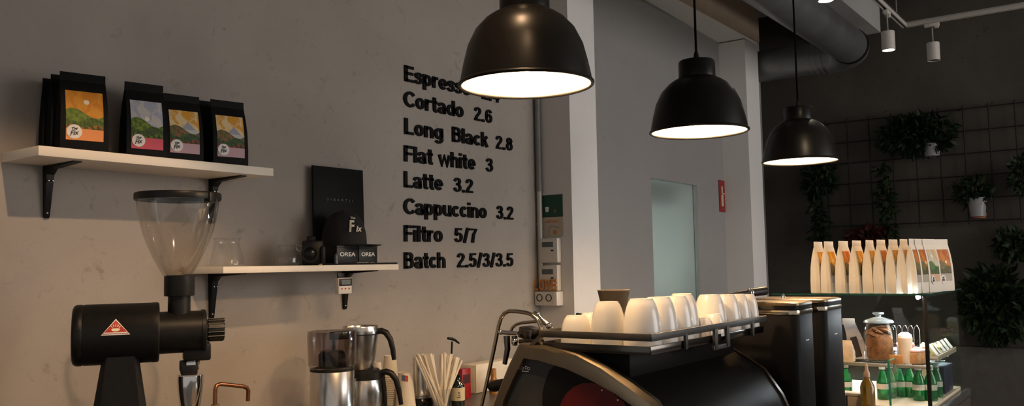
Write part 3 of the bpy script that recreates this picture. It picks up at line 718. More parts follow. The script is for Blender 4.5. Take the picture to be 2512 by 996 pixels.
TZ = 3.30; c = aZ(2219, 62, TZ); TX, TY = c.x, c.y
t = Thing('light_track', 'white L-shaped light track hanging below the ceiling', 'track', (TX, TY, TZ), 0)
for nm, A, B in (('long_rail', (1.5, TY, TZ), (TX+.018, TY, TZ)), ('cross_rail', (TX, TY-.018, TZ), (TX, -3.2, TZ))):
    g = MB(); A, B = V(A), V(B); d_ = (B-A); L = d_.length; mid = (A+B)/2; al = abs(d_.x) > .1
    for o_ in (-.0145, .0145): g.box(mid+(V((0, o_, 0)) if al else V((o_, 0, 0))), (L, .008, .036) if al else (.008, L, .036), ch=.001)
    g.box(mid+V((0, 0, .014)), (L, .037, .008) if al else (.037, L, .008)); rl = t.part(nm, g, M['white_metal'], world=True)
    t.part('conductor', MB().box(mid+V((0, 0, .007)), (L-.01, .012, .006) if al else (.012, L-.01, .006)), M['black_plastic'], world=True, parent=rl)
for x, y in ((2.5, TY), (5.2, TY), (TX-.25, TY), (TX, .3), (TX, -1.6)): t.part('suspension', MB().tube([(x, y, TZ+.018), (x, y, 3.9)], .004, 8), M['zinc'], world=True)
SPX = next(x/100 for x in range(620, 300, -1) if 498-FPX*(V((x/100, TY, TZ-.30))-CAM).dot(UP)/(V((x/100, TY, TZ-.30))-CAM).dot(FW) < 2)
def spot(label, x, y, lit, along):
    t = Thing('track_spot', label, 'spotlight', (x, y, TZ-.30), 0, 'white cylinder spotlights on the ceiling track')
    ax = (.10, .034) if along == 'x' else (.034, .10)
    t.part('adapter', MB().box((0, 0, .268), (ax[0], ax[1], .026), ch=.003), M['white_metal'])
    t.part('foot', MB().box((.03 if along == 'x' else 0, .0 if along == 'x' else -.03, .250), (.03, .03, .018), ch=.003), M['white_metal'])
    t.part('stem', MB().tube([(0, 0, .13), (0, 0, .256)], .006, 10), M['zinc'])
    t.part('housing', MB().lathe([(0, .135), (.040, .135), (.044, .131), (.044, 0), (.040, 0), (.038, .012), (0, .012)], n=36), M['white_metal'])
    t.part('lens', MB().lathe([(0, .004), (.0375, .004), (.0375, .0075), (0, .0075)], n=30), M['spot_on'] if lit else M['spot_off'])
q = aZ(2176, 45, TZ); spot('lit white spotlight hanging at the corner of the light track', aY(2176, 45, TY).x, TY, True, 'x')
q = aX(2287, 80, TX); spot('unlit white spotlight on the far arm of the light track', TX, q.y, False, 'y')
spot('lit white spotlight at the top edge, nearer along the light track', SPX, TY, True, 'x')
# cable tray above the track
t = Thing('cable_tray', 'grey steel cable tray above the light track', 'cable tray', (TX, TY, 3.5), 0)
for nm, A, B in (('tray_run', (2.0, TY-.17, 3.50), (TX-.02, TY-.17, 3.50)), ('tray_cross_run', (TX-.11, TY-.08, 3.50), (TX-.11, -3.2, 3.50))):
    A, B = V(A), V(B); L = (B-A).length; mid = (A+B)/2; al = abs((B-A).x) > .1; g = MB()
    g.box(mid, (L, .18, .004) if al else (.18, L, .004))
    for o_ in (-.09, .09): g.box(mid+(V((0, o_, .03)) if al else V((o_, 0, .03))), (L, .004, .06) if al else (.004, L, .06))
    t.part(nm, g, mat('grey_tray_paint', (.22, .22, .215), .5), world=True, smooth=False)
for x, y in ((TX-.11, .95), (TX-.11, .80), (4.6, TY-.17)): t.part('rod', MB().tube([(x, y, 3.5), (x, y, 3.9)], .006, 8), M['black_metal'], world=True)

# ---------------------------------------------------------------- big black grinder
g0 = aD(292, 996, 2.40); K = 2.40/FPX
GZ = aD(292, 819, 2.40).z            # barrel axis height
A_ = YAW+math.atan((1256-330)/FPX)-math.pi/2          # the barrel lies square to the line of sight
t = Thing('coffee_grinder', 'large black coffee grinder with clear hopper and red triangle badge', 'coffee grinder', (g0.x, g0.y, BZ), A_)
_ga, _gn = V((math.cos(A_), math.sin(A_), 0)), V((-math.sin(A_), math.cos(A_), 0)); _g0 = V((g0.x, g0.y, 0))
def gp(px, py=819):
    d_ = ray(px, py); p_ = CAM+d_*((_g0-CAM).dot(_gn)/d_.dot(_gn)); return (p_-_g0).dot(_ga), p_.z-BZ
def gx(px): return gp(px)[0]
def gz(py, px=292): return gp(px, py)[1]
az = gz(819, 284)
GL_ = gx(390)-gx(178); ML_ = gx(505)-gx(389)
t.part('motor_housing', MB().lathe([(0, 0), (.074, 0), (.0805, .003), (.0845, .010), (.0848, .022), (.083, .026), (.0845, .03), (.0845, GL_-.02), (.0852, GL_-.017), (.0852, GL_-.004), (.082, GL_), (0, GL_)], (gx(178), 0, az), 64, (1, 0, 0)), M['grinder'] if 'grinder' in M else M['black_metal'])
t.part('milling_housing', MB().lathe([(0, 0), (.060, 0), (.060, ML_-.014), (.0625, ML_-.013), (.0625, ML_-.003), (.058, ML_), (0, ML_)], (gx(389), 0, gz(814, 450)), 56, (1, 0, 0)), M['black_metal'])
kn = MB(); n = 40
kn.lathe([(0, 0), (.030, 0), (.030, .004), (.0335, .006), (.0335, .046), (.031, .050), (0, .050)], (gx(505), 0, gz(809, 530)), 48, (1, 0, 0)); t.part('grind_dial', kn, M['black_plastic'])
s_ = MB()
for k in range(6): a = R(100+22*k); s_.tube([(gx(509), .0335*math.cos(a), gz(809, 530)+.0335*math.sin(a)), (gx(550), .0335*math.cos(a), gz(809, 530)+.0335*math.sin(a))], .0022, 6)
t.part('dial_rib', s_, M['black_gloss'])
t.part('outlet_block', MB().box((gx(483), 0, gz(862, 483)), (.075, .06, .05), ch=.006), M['black_metal'])
t.part('throat', MB().lathe([(.031, -.03), (.031, .045), (.041, .046), (.042, .05), (.042, .104), (.036, .106), (0, .106)], (gx(439), 0, gz(765, 439)), 40), M['black_metal'])
hp = [(.036, 0), (.041, .003), (.057, .026), (.073, .052), (.0874, .080), (.100, .108), (.111, .142), (.118, .175), (.1225, .205)]; hp = [(r*.95, z*1.14) for r, z in hp]
t.part('hopper', MB().lathe(hp, (gx(434), 0, gz(679, 436)), 64), M['hopper'], 'clear plastic cone')
hr = t.part('hopper_rim', MB().lathe([(r*.95, z*1.14) for r, z in ((.1225, .195), (.1255, .195), (.1265, .199), (.1265, .210), (.124, .213), (.116, .213), (.115, .210), (.121, .208), (.1225, .195))], (gx(434), 0, gz(679, 436)), 64), M['black_plastic'], 'black hopper rim')
t.part('grip_lug', MB().box((gx(434)+.085, -.085, gz(679, 436)+.226), (.022, .01, .03), Euler((0, 0, R(45))), ch=.003), M['black_plastic'], parent=hr)
col = MB()
col.loft([[V((sx*w_, sy*d_, z)) for sx, sy in ((-1, -.75), (-.75, -1), (.75, -1), (1, -.75), (1, .75), (.75, 1), (-.75, 1), (-1, .75))] for z, w_, d_ in ((0, .125, .10), (.03, .122, .10), (.05, .095, .085), (.15, .082, .075), (.26, .067, .066), (az-.06, .046, .06), (az-.04, .044, .06))])
for p_ in col.v: p_.x += gx(297)
t.part('pedestal', col, M['black_metal'])
t.part('foot_plate', MB().box((.06, 0, .012), (.33, .20, .024), ch=.006), M['black_metal'])
t.part('chute', MB().lathe([(0, 0), (.018, 0), (.020, -.02), (.024, -.022), (.024, -.030), (.020, -.032), (.022, -.045), (.0, -.045)], (gx(470), 0, gz(868, 470)), 30), M['chrome'])
t.part('chute_clamp', MB().box((gx(464), 0, gz(906, 464)), (.046, .045, .03), ch=.005).box((gx(447), -.005, gz(897, 447)), (.014, .03, .03), ch=.004), M['black_plastic'])
t.part('spout', MB().lathe([(.0, -.003), (.030, -.002), (.036, 0), (.0365, -.012), (.034, -.045), (.028, -.085), (.022, -.115), (.020, -.118), (.020, -.11), (.026, -.08)], (gx(468), 0, gz(920, 468)), 40), M['chrome'], 'bright chrome spout')
# badge, wrapped round the barrel
RB = .0853
def badge(poly_rows, off, mt, parent, name):
    mb = MB()
    for (x0, x1, z0), (x2, x3, z1) in zip(poly_rows, poly_rows[1:]):
        pt = lambda x, z: V((x, -math.sqrt(RB*RB-z*z)-off, az+z)); mb.add([pt(x0, z0), pt(x1, z0), pt(x3, z1), pt(x2, z1)], [(0, 1, 2, 3)])
    return t.part(name, mb, mt, parent=parent)
bx, zb, zt, hw = gx(285), .0022, .0455, .0365
rows = lambda s_, dz0, dz1: [(bx-hw*s_*(1-k/8), bx+hw*s_*(1-k/8), zb+dz0+(zt-dz1-zb-dz0)*k/8) for k in range(9)]
bd = badge(rows(1, 0, 0), .0008, M['white_ink'], None, 'badge'); badge(rows(.90, .003, .0035), .0014, mat('badge_red', (.42, .035, .02), .4), bd, 'badge_field')
badge([(bx-.011*f, bx+.011*f, zb+.010+.008*k/4) for k, f in enumerate((.45, .8, 1, .95, .7))], .002, M['cream_ink'], bd, 'badge_fan')
for k in range(5):
    a = R(40+25*k); z_ = zb+.018; e = MB(); px0, px1 = bx+.010*math.cos(a), bx+.0155*math.cos(a); za, zc = z_+.006*math.sin(a)-.002, z_+.0125*math.sin(a)-.002
    yy = lambda z: -math.sqrt(RB*RB-z*z)-.002
    e.tube([(px0, yy(za), az+za), (px1, yy(zc), az+zc)], .0012, 6); t.part('badge_ray', e, M['cream_ink'], parent=bd)
badge([(bx-.030, bx+.030, zb+.0045), (bx-.028, bx+.028, zb+.0075)], .002, M['white_ink'], bd, 'badge_strip')

# ---------------------------------------------------------------- along the back counter
# copper tap on the wall side
p0, p1 = aY(528, 985, 2.62), aY(608, 950, 2.62)
t = Thing('copper_tap', 'thin copper tap with downturned spout right of the black grinder', 'tap', (p0.x, 2.62, BZ), 0)
q = [aY(px, py, 2.62)-V((p0.x, 2.62, BZ)) for px, py in ((527, 996), (528, 955), (531, 946), (540, 942), (570, 945), (596, 948), (605, 951), (609, 958), (608, 984))]
t.part('spout', MB().tube([(0, 0, .1)]+q, .0072, 14), M['copper']); t.part('riser', MB().tube([(0, 0, 0), (0, 0, q[0].z-.01)], .011, 16), M['copper'])
t.part('nut', MB().lathe([(.009, 0), (.015, 0), (.016, .004), (.015, .010), (.009, .010)], (0, 0, q[0].z-.004), 6), mat('brass_nut', (.35, .28, .12), .35, 1)); t.part('base', MB().lathe([(0, 0), (.025, 0), (.025, .006), (.013, .012), (.011, .02)], n=24), M['copper'])

# filter coffee machine: steel column with smoked water tank
YB = 2.48; pc = aY(815, 950, YB); rb = rad(110, pc); ztop = aY(815, 906, YB).z; zt2 = aY(815, 812, YB).z
t = Thing('coffee_maker', 'steel column coffee maker with smoked water tank in front of the carafes', 'coffee maker', (pc.x, YB, BZ), 0)
h_ = ztop-BZ
t.part('column', MB().lathe([(0, 0), (rb, 0), (rb, h_-.004), (rb-.003, h_), (0, h_)], n=56), M['steel']); t.part('base', MB().lathe([(0, 0), (rb+.01, 0), (rb+.01, .02), (rb, .024)], n=48), M['black_plastic'])
t.part('switch_plate', MB().box((rb*.62, -rb*.80, h_-.072), (.038, .006, .07), Euler((0, 0, R(36))), ch=.002), M['lcd'])
h2 = zt2-BZ
tk = t.part('water_tank', MB().lathe([(0, h_+.001), (rb*.98, h_+.001), (rb*1.08, h_+.02), (rb*1.12, h2-.02), (rb*1.10, h2), (rb*1.06, h2-.004), (rb*1.04, h_+.02), (0, h_+.006)], n=48), M['smoke'], 'smoked see-through water tank')
t.part('tank_core', MB().lathe([(0, h_+.007), (rb*.62, h_+.007), (rb*.62, h_+.055), (rb*.5, h_+.068), (0, h_+.07)], n=32), M['black_plastic'], parent=tk)
t.part('outlet_arm', MB().box((rb*.32, -.01, h2-.018), (rb*.9, .03, .03), ch=.004).tube([(rb*.1, 0, h_+.06), (rb*.1, 0, h2-.02)], .006, 10), M['black_plastic'])
t.part('tank_collar', MB().lathe([(rb*.99, h_-.004), (rb*1.0, h_-.004), (rb*1.0, h_+.004), (rb*.97, h_+.006)], n=48), M['black_plastic'])
# two steel carafes, one on top of the other
YC = 2.60
def carafe(label, loc, r, h, lid):
    t = Thing('steel_carafe', label, 'carafe', loc, 0, 'steel carafes beside the coffee maker')
    if lid: pr = [(0, 0), (r*.96, 0), (r, .006), (r*1.0, h*.55), (r*.93, h*.78), (r*.86, h*.84), (r*.86, h*.86), (0, h*.86)]
    else: pr = [(0, 0), (r*.66, 0), (r*.70, .004), (r*.80, h*.25), (r*.92, h*.55), (r*.985, h*.80), (r, h*.985), (r*.985, h), (r*.96, h*.985), (r*.94, h*.80), (r*.88, h*.55), (r*.7, .006), (0, .006)]
    t.part('vessel', MB().lathe(pr, n=56), M['steel'])
    if lid: t.part('lid', MB().lathe([(r*.88, h*.82), (r*.93, h*.83), (r*.93, h*.95), (r*.80, h*.99), (r*.78, h), (0, h)], n=40), M['black_plastic'])
    else: t.part('band', MB().lathe([(r*.99, h*.80), (r*1.0, h*.80), (r*1.0, h*.825), (r*.99, h*.825)], n=48), M['black_plastic'])
    a = math.atan2(RT.y, RT.x); dx, dy = math.cos(a), math.sin(a); zt = h*.93 if lid else h*.86
    pts = [(r*.92, zt), (r*1.15, zt+.004), (r*1.42, zt-.004), (r*1.66, zt-.03), (r*1.80, zt-.07), (r*1.88, zt-.115)]
    if lid: pts[-1] = (r*1.92, zt-.13)
    hb = t.part('handle', MB().tube([(u*dx, u*dy, z) for u, z in pts], [.012, .013, .013, .012, .011, .009], 12), M['black_plastic'], 'thick black handle')
    if lid: t.part('handle_strap', MB().tube([(r*.98*dx, r*.98*dy, zt-.01), (r*1.06*dx, r*1.06*dy, zt-.06), (r*1.12*dx, r*1.12*dy, zt-.15)], .008, 10), M['black_plastic'])
    return t
pl, pu = aY(896, 905, YC), aY(884, 800, YC)
rl = rad(96, pl); hl = pl.z-BZ
carafe('steel carafe with black lid and handle, lower one of the stacked pair', (pl.x-.008, YC, BZ), rl, hl, True)
carafe('open steel jug with black handle standing on the lidded carafe', (pu.x+.002, YC, BZ+hl+.0005), rad(88, pu), pu.z-BZ-hl, False)
# stacked paper cups (upside down, nested)
def cup_stack(px, py, Y, wpx, n, label, group):
    p = aY(px, py, Y); rt = rad(wpx, p)*.86; hc = .092; rb_ = rt*1.36; pitch = (p.z-BZ-hc)/(n-1)
    first = None
    for i in range(n):
        if first is None:
            t = Thing('paper_cup', label, 'paper cup', (p.x, Y, BZ), 0, group)
            t.part('wall', MB().lathe([(rb_-.001, .003), (rt, hc), (rt-.0012, hc), (rb_-.0022, .003)], n=36), M['paper']); t.part('rim', MB().lathe([(rb_+.0018*math.cos(a*.785), .0024+.0018*math.sin(a*.785)) for a in range(9)], n=36), M['paper'])
            t.part('bottom', MB().lathe([(0, hc-.006), (rt-.0012, hc-.006), (rt-.0012, hc-.008), (0, hc-.008)], n=30), M['paper']); first = t.o
        else: copy_tree(first, (p.x, Y, BZ+i*pitch))
cup_stack(957, 872, 2.70, 34, 18, 'white paper cup in the tall upside-down stack behind the carafe handles', 'taller stack of paper cups')
cup_stack(922, 888, 2.72, 30, 17, 'white paper cup in the lower upside-down stack close behind the carafes', 'lower stack of paper cups')
p = aY(994, 913, 2.60); rt = rad(34, p)
t = Thing('takeaway_cup', 'large upturned white paper cup with a small blue and red mark', 'paper cup', (p.x, 2.60, BZ), 0); h_ = p.z-BZ
t.part('wall', MB().lathe([(rt*1.62, .003), (rt, h_), (rt-.002, h_-.004), (0, h_-.005)], n=40), M['paper']); t.part('rim', MB().lathe([(rt*1.62+.002*math.cos(a*.785), .002+.002*math.sin(a*.785)) for a in range(9)], n=40), M['paper'])
def on_cone(l, r__, tp, bt, mt):
    a = V((p.x, 2.6, 0)); mb = MB(); vs = []
    for py in (tp, bt):
        for px in (l, (l+r__)/2, r__):
            d_ = ray(px, py); z = aY(px, py, 2.6).z-BZ; rr_ = rt*(1.62-.62*z/h_)+.0012
            o_ = CAM-a; o_.z = 0; d2 = V((d_.x, d_.y, 0)); qa = d2.dot(d2); qb = 2*o_.dot(d2); qc = o_.dot(o_)-rr_*rr_
            s_ = (-qb-math.sqrt(max(0, qb*qb-4*qa*qc)))/(2*qa); vs.append(V((CAM.x+d_.x*s_, CAM.y+d_.y*s_, BZ+z)))
    mb.add(vs, [(0, 1, 4, 3), (1, 2, 5, 4)]); return mb
mk = t.part('printed_mark', on_cone(985, 994, 919, 933, M['blue_ink']), M['blue_ink'], world=True); t.part('red_half', on_cone(994, 1001, 919, 933, M['red_ink']), M['red_ink'], world=True, parent=mk)
# hand grinder beside the straws
p = aY(1034, 975, 2.61); r_ = rad(48, p); zt = aY(1031, 876, 2.61).z
t = Thing('hand_grinder', 'shiny steel cylinder on a black foot left of the paper straws', 'hand grinder', (p.x, 2.61, BZ), 0); h_ = p.z-BZ; H_ = zt-BZ
t.part('foot', MB().lathe([(0, 0), (r_*1.1, 0), (r_*1.2, .01), (r_*1.2, h_-.015), (r_*1.02, h_), (0, h_)], n=36), M['black_gloss'])
t.part('barrel', MB().lathe([(0, h_), (r_*.92, h_), (r_*.94, h_+.018), (r_*.88, h_+.022), (r_*.84, H_-.01), (r_*.80, H_), (0, H_)], n=40), M['steel'])
t.part('groove', MB().lathe([(r_*.945, h_+.008), (r_*.955, h_+.010), (r_*.945, h_+.012)], n=40), M['zinc'])
# paper straws in a holder
pj = aY(1082, 996, 2.52)
t = Thing('straw_holder', 'clear glass tumbler holding the paper straws', 'tumbler', (pj.x, 2.52, BZ), 0)
t.part('glass', MB().lathe([(0, .004), (.036, .004), (.040, .008), (.043, .10), (.041, .10), (.038, .010), (0, .008)], n=36), M['glass']); t.part('foot', MB().lathe([(0, 0), (.038, 0), (.040, .004), (0, .0045)], n=36), M['glass'])
def straw(first, px, py, label, group, j):
    top = aY(px, py, 2.52+j); b_ = V((pj.x+random.uniform(-.014, .014), 2.52+j*.4+random.uniform(-.012, .012), BZ+.010)); d_ = (top-b_); L = d_.length; d_.normalize()
    if first is None:
        me = MB().tube([(0, 0, 0), (0, 0, L*.5), (0, 0, L)], .0054, 8).mesh('paper_straw', M['paper']); o = bpy.data.objects.new('paper_straw', me); COL.objects.link(o)
    else: o = first.copy(); COL.objects.link(o)
    o.location = b_; o.rotation_euler = d_.to_track_quat('Z', 'Y').to_euler(); o.scale = (1, 1, L/(first['run'] if first else L)); o['label'] = label; o['category'] = 'straw'; o['group'] = group
    if first is None: o['run'] = L
    return o
f_ = None
for i in range(13):
    o = straw(f_, 1020+39*i/12+random.uniform(-2, 2), 872+random.uniform(-5, 4)+8*(i == 0), 'white paper straw in the bunch leaning left out of the tumbler', 'paper straws leaning left', random.uniform(-.02, .02)); f_ = f_ or o
for i in range(15):
    straw(f_, 1081+50*i/14+random.uniform(-2, 2), 868+16*(i/14)**2+random.uniform(-5, 4), 'white paper straw in the bunch leaning right out of the tumbler', 'paper straws leaning right', random.uniform(-.02, .02))
# black T-shaped stick
q = [aY(px, py, 2.545) for px, py in ((1109, 838), (1099, 830), (1107, 831), (1116, 834), (1126, 842))]
t = Thing('stir_stick', 'black stick with a T-shaped head rising behind the straws', 'stick', (q[0].x-.01, 2.545, BZ+.011), 0)
t.part('shaft', MB().tube([q[0]-V((.012, -.01, q[0].z-BZ-.012)), q[0]], .0042, 10), M['black_plastic'], world=True); t.part('head', MB().tube(q[1:], [.006, .007, .006, .004], 10), M['black_plastic'], world=True)
# dark bottle, red box, white board, small amber bottle
p = aY(1123, 945, 2.54); r_ = rad(34, p); zs, zn = p.z-BZ, aY(1123, 918, 2.54).z-BZ
t = Thing('syrup_bottle', 'dark bottle with cream label right of the straws', 'bottle', (p.x, 2.54, BZ), 0)
t.part('body', MB().lathe([(0, 0), (r_*.95, 0), (r_, .004), (r_, zs-.006), (r_*.9, zs+.004), (r_*.5, zs+.018), (r_*.42, zn-.012), (0, zn-.012)], n=40), mat('dark_bottle_glass', (.006, .012, .010), .08, var=.1, coat=.5))
t.part('cap', MB().lathe([(r_*.44, zn-.014), (r_*.46, zn), (0, zn+.001)], n=24), M['black_plastic'])
lb = t.part('label', MB().lathe([(r_+.0008, .03), (r_+.0008, zs-.008)], n=40), mat('cream_label', (.62, .55, .36), .6, var=.05))
a_ = math.atan2(-p.y, -p.x)
for k, (u, z_, wd) in enumerate(((.15, .055, .010), (.2, .045, .008), (.05, .036, .012), (.25, .036, .006))):
    ang = a_+u; c_ = V((math.cos(ang)*(r_+.0014), math.sin(ang)*(r_+.0014), zs-.085+z_)); t.part('print_line', MB().box(c_, (.0008, wd, .004), Euler((0, 0, ang))), M['dark_ink'], parent=lb)
a, b_ = aY(1132, 906, 2.66), aY(1154, 996, 2.66); xm = (a.x+b_.x)/2
t = Thing('red_packet', 'dark red packet standing behind the dark bottle', 'packet', (xm, 2.68, BZ), 0); h_ = a.z-BZ
t.part('carton', MB().box((0, 0, h_/2), ((b_.x-a.x), .05, h_), ch=.002), M['red']); t.part('print_panel', MB().box((0, -.0256, h_*.66), ((b_.x-a.x)*.8, .001, h_*.3)), mat('maroon', (.05, .006, .006), .5))
a, b_ = aY(1158, 886, 2.74), aY(1262, 996, 2.74)
t = Thing('paper_carton', 'white open carton behind the steam wand', 'carton', ((a.x+b_.x)/2, 2.77, BZ), 0); h_ = a.z-BZ; w_ = b_.x-a.x
t.part('carton', MB().box((0, 0, h_/2-.01), (w_, .10, h_-.02), ch=.002), M['paper']); t.part('front_flap', MB().box((-w_*.05, -.053, h_*.45), (w_*.9, .003, h_*.88), ch=.001), M['paper'])
p = aY(1211, 945, 2.64); r_ = rad(15, p); zt = aY(1211, 904, 2.64).z-BZ
t = Thing('amber_vial', 'small amber bottle beside the steam wand in front of the white carton', 'bottle', (p.x, 2.64, BZ), 0)
t.part('body', MB().lathe([(0, 0), (r_*1.5, 0), (r_*1.5, zt-.06), (r_*.9, zt-.045), (r_*.8, zt-.04), (0, zt-.04)], n=24), mat('amber', (.30, .12, .02), .15, coat=.4)); t.part('cap', MB().lathe([(r_*.95, zt-.042), (r_*.95, zt-.002), (r_*.8, zt), (0, zt)], n=20), mat('orange_cap', (.40, .19, .05), .45))

# ---------------------------------------------------------------- espresso machine
XM = 1.98
t = Thing('espresso_machine', 'black espresso machine with champagne arched side frame and cup rail', 'espresso machine', (2.39, 1.22, CZ), 0)
EM = t
def yz(px, py): p = aX(px, py, XM); return (p.y, p.z)
outer = [(1.60, .985)]+[yz(*q) for q in ((1203, 996), (1240, 900), (1266, 843), (1338, 843), (1415, 866), (1478, 899), (1542, 943), (1600, 987))]+[(.975, 1.12), (.945, 1.05), (.94, .985)]
midl = [(1.59, .985)]+[yz(*q) for q in ((1210, 997), (1247, 904), (1275, 851), (1334, 856), (1404, 882), (1466, 916), (1528, 962), (1580, 1003))]+[(.995, 1.11), (.962, 1.05), (.955, .985)]
inner = [(1.545, .985)]+[yz(*q) for q in ((1234, 985), (1258, 930), (1284, 879), (1320, 884), (1389, 905), (1447, 932), (1510, 967), (1553, 998))]+[(1.03, 1.10), (1.005, 1.04), (1.0, .985)]
def frame(x0, sgn):
    rings = []
    for o_, m_, i_ in zip(outer, midl, inner):
        rings.append([V((x0, *i_)), V((x0, *m_)), V((x0+sgn*.006, m_[0]+(o_[0]-m_[0])*.6, m_[1]+(o_[1]-m_[1])*.6)), V((x0+sgn*.022, *o_)), V((x0+sgn*.040, *o_)), V((x0+sgn*.040, *i_))])
    return MB().loft(rings)
t.part('side_frame', frame(XM, 1), M['champagne'], 'champagne metal arch facing the camera', world=True, ang=24)
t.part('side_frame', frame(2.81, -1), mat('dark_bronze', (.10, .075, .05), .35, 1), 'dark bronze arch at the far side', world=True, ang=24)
shr = [(y+(1.27-y)*.012, z-.004) for y, z in outer]
def to3(a, c, q): return V((q, a, c))
sat = mat('satin_black_panel', (.006, .0052, .005), .42, var=.08, scale=6, spec=.07)
t.part('body_shell', MB().prism(shr, to3, XM+.032, 2.78), sat, world=True, ang=24)
dk = mat('smoked_side_panel', (.040, .042, .042), .22, var=.08, scale=5)
sp = t.part('side_panel', MB().prism([(y+(1.27-y)*-.004, z+.001) for y, z in inner], to3, XM+.022, XM+.031), dk, world=True)
blk = [yz(*q) for q in ((1352, 897), (1389, 908), (1447, 935), (1510, 970), (1550, 999), (1572, 1030), (1330, 1030), (1322, 996), (1322, 965), (1330, 935), (1339, 912))]
t.part('panel_opening', MB().prism(blk, to3, XM+.017, XM+.0225), M['black_gloss'], world=True, parent=sp)
redp = [yz(*q) for q in ((1366, 1005), (1372, 985), (1384, 966), (1402, 950), (1424, 941), (1450, 941), (1476, 950), (1502, 968), (1524, 986), (1534, 1005), (1520, 1040), (1380, 1040))]
t.part('red_boiler_cover', MB().prism(redp, to3, XM+.011, XM+.0175), mat('boiler_red', (.085, .006, .007), .3, var=.1), world=True, parent=sp)
for px, py in ((1477, 957), (1516, 981)):
    c_ = aX(px, py, XM+.010); t.part('bolt', MB().ball(c_, .0035, 12), M['steel'], world=True, parent=sp)
c_ = aX(1288, 907, XM+.020); mk = MB()
for dy, dz in ((.010, .004), (-.004, .006), (-.012, .004)): mk.tube([V((XM+.0205, c_.y+dy+.0045*math.cos(a*.785), c_.z+dz+.0036*math.sin(a*.785))) for a in range(8)], .0011, 6, True)
mk.box((XM+.0208, c_.y, c_.z-.0045), (.0015, .024, .003)); t.part('maker_emblem', mk, M['white_ink'], world=True, parent=sp)
# top block, tray and rail
PZ = 1.3295; X0, X1, Y0, Y1 = 1.995, 2.80, 1.040, 1.372
t.part('top_block', MB().box((2.40, 1.235, 1.275), (.72, .22, .09), ch=.01), sat, world=True)
ty = t.part('cup_tray', MB().box(((X0+X1)/2, (Y0+Y1)/2, PZ-.0085), (X1-X0, Y1-Y0, .012), ch=.003), M['chrome'], 'chrome cup tray', world=True)
g = MB()
for A, B in (((X0, Y0), (X0, Y1)), ((X0, Y0), (X1, Y0)), ((X1, Y0), (X1, Y1)), ((X0, Y1), (X1, Y1))):
    g.box(((A[0]+B[0])/2, (A[1]+B[1])/2, PZ-.005), (abs(A[0]-B[0])+.004, abs(A[1]-B[1])+.004, .022), ch=.0015)
t.part('tray_lip', g, mat('dark_chrome', (.11, .10, .09), .16, 1), world=True, parent=ty)
rm = mat('rail_grey', (.045, .042, .038), .42, .3, var=.08)
g = MB(); zr, hr_ = 1.359, .019; e = .008
g.box((X0-e, (Y0+Y1)/2-e/2+.001, zr), (.006, Y1-Y0+e+.004, hr_), ch=.0015).box(((X0+X1)/2, Y0-e, zr), (X1-X0+2*e+.006, .006, hr_), ch=.0015).box((X1+e, (Y0+Y1)/2, zr), (.006, Y1-Y0+2*e, hr_), ch=.0015).box(((X0+X1)/2, Y1+e, zr), (X1-X0+2*e, .006, hr_), ch=.0015)
t.part('cup_rail', g, rm, world=True)
for x in (2.19, 2.685): t.part('rail_post', MB().box((x, Y0-e, PZ+.005), (.014, .008, .045), ch=.001), rm, world=True)
g = MB().box((2.385, Y0-e-.002, PZ-.004), (.020, .010, .060), ch=.002).box((2.475, Y0-e-.002, PZ-.004), (.020, .010, .060), ch=.002).box((2.43, Y0-e+.002, PZ-.030), (.12, .012, .014), ch=.002)
t.part('rail_bracket', g, rm, world=True)
for x in (X0-e+.002, X1): t.part('rail_end', MB().strip([(Y1+.004, zr-.0095), (Y1+.034, 1.318)], [(Y1-.004, zr+.0095), (Y1+.052, 1.318)], to3, x-.003, x+.016), rm, world=True)
# steam wand and valve at the barista's side
q = [aX(px, py, 2.10) for px, py in ((1168, 1035), (1181, 996), (1196, 930), (1211, 860), (1223, 800), (1229, 780), (1237, 769), (1249, 763), (1268, 764), (1290, 767), (1303, 771), (1315, 780), (1323, 792), (1328, 806), (1329, 822))]
t.part('steam_wand', MB().tube(q, .0062, 14), M['warm_chrome'], world=True)
q = [aX(px, py, 2.16) for px, py in ((1252, 815), (1257, 804), (1266, 796), (1280, 792), (1300, 790), (1322, 788), (1340, 796), (1354, 812))]
t.part('water_spout', MB().tube(q, .0048, 12), M['warm_chrome'], world=True)
q = [aX(px, py, 2.14) for px, py in ((1310, 766), (1320, 772), (1333, 786), (1347, 800), (1356, 812))]
t.part('hose_joint', MB().tube(q, [.005, .006, .005, .007, .005], 12).ball(q[3], .010, 12).ball(q[1], .008, 12), M['chrome'], world=True)
a, b_ = aX(1228, 815, 2.07), aX(1272, 818, 2.07)
vl = t.part('steam_lever', MB().tube([a, b_], [.0065, .006], 12).ball(a, .008, 12), M['chrome'], world=True)
t.part('valve_stem', MB().tube([aX(1243, 824, 2.09), aX(1245, 856, 2.09), aX(1238, 893, 2.09)], [.010, .009, .007], 12).tube([aX(1262, 824, 2.08), aX(1264, 848, 2.08)], [.009, .007], 12), M['dark_steel'], world=True, parent=vl)
c_ = aX(1262, 838, 2.07); t.part('valve_nut', MB().ball(c_, .011, 12), M['chrome'], world=True, parent=vl)
c_ = aX(1301, 817, 2.15); t.part('group_cover', MB().box(c_, (.06, .05, .034), Euler((R(12), 0, 0)), ch=.004), M['dark_steel'], world=True)
t.part('valve_pipe', MB().tube([aX(1275, 838, 2.12), aX(1300, 836, 2.12), aX(1332, 838, 2.12)], .007, 10), M['dark_steel'], world=True)
a, b_ = aX(1200, 950, 2.12), aX(1226, 944, 2.12)
t.part('filter_handle', MB().tube([a, a.lerp(b_, .15), a.lerp(b_, .5), b_, b_+(b_-a)*1.6], [.008, .015, .018, .017, .013], 16), M['black_plastic'], world=True)
for x in (2.07, 2.71):
    for y in (1.02, 1.52): t.part('foot', MB().lathe([(0, CZ), (.025, CZ), (.022, .988), (0, .988)], (x, y, 0), 20), M['black_plastic'], world=True)

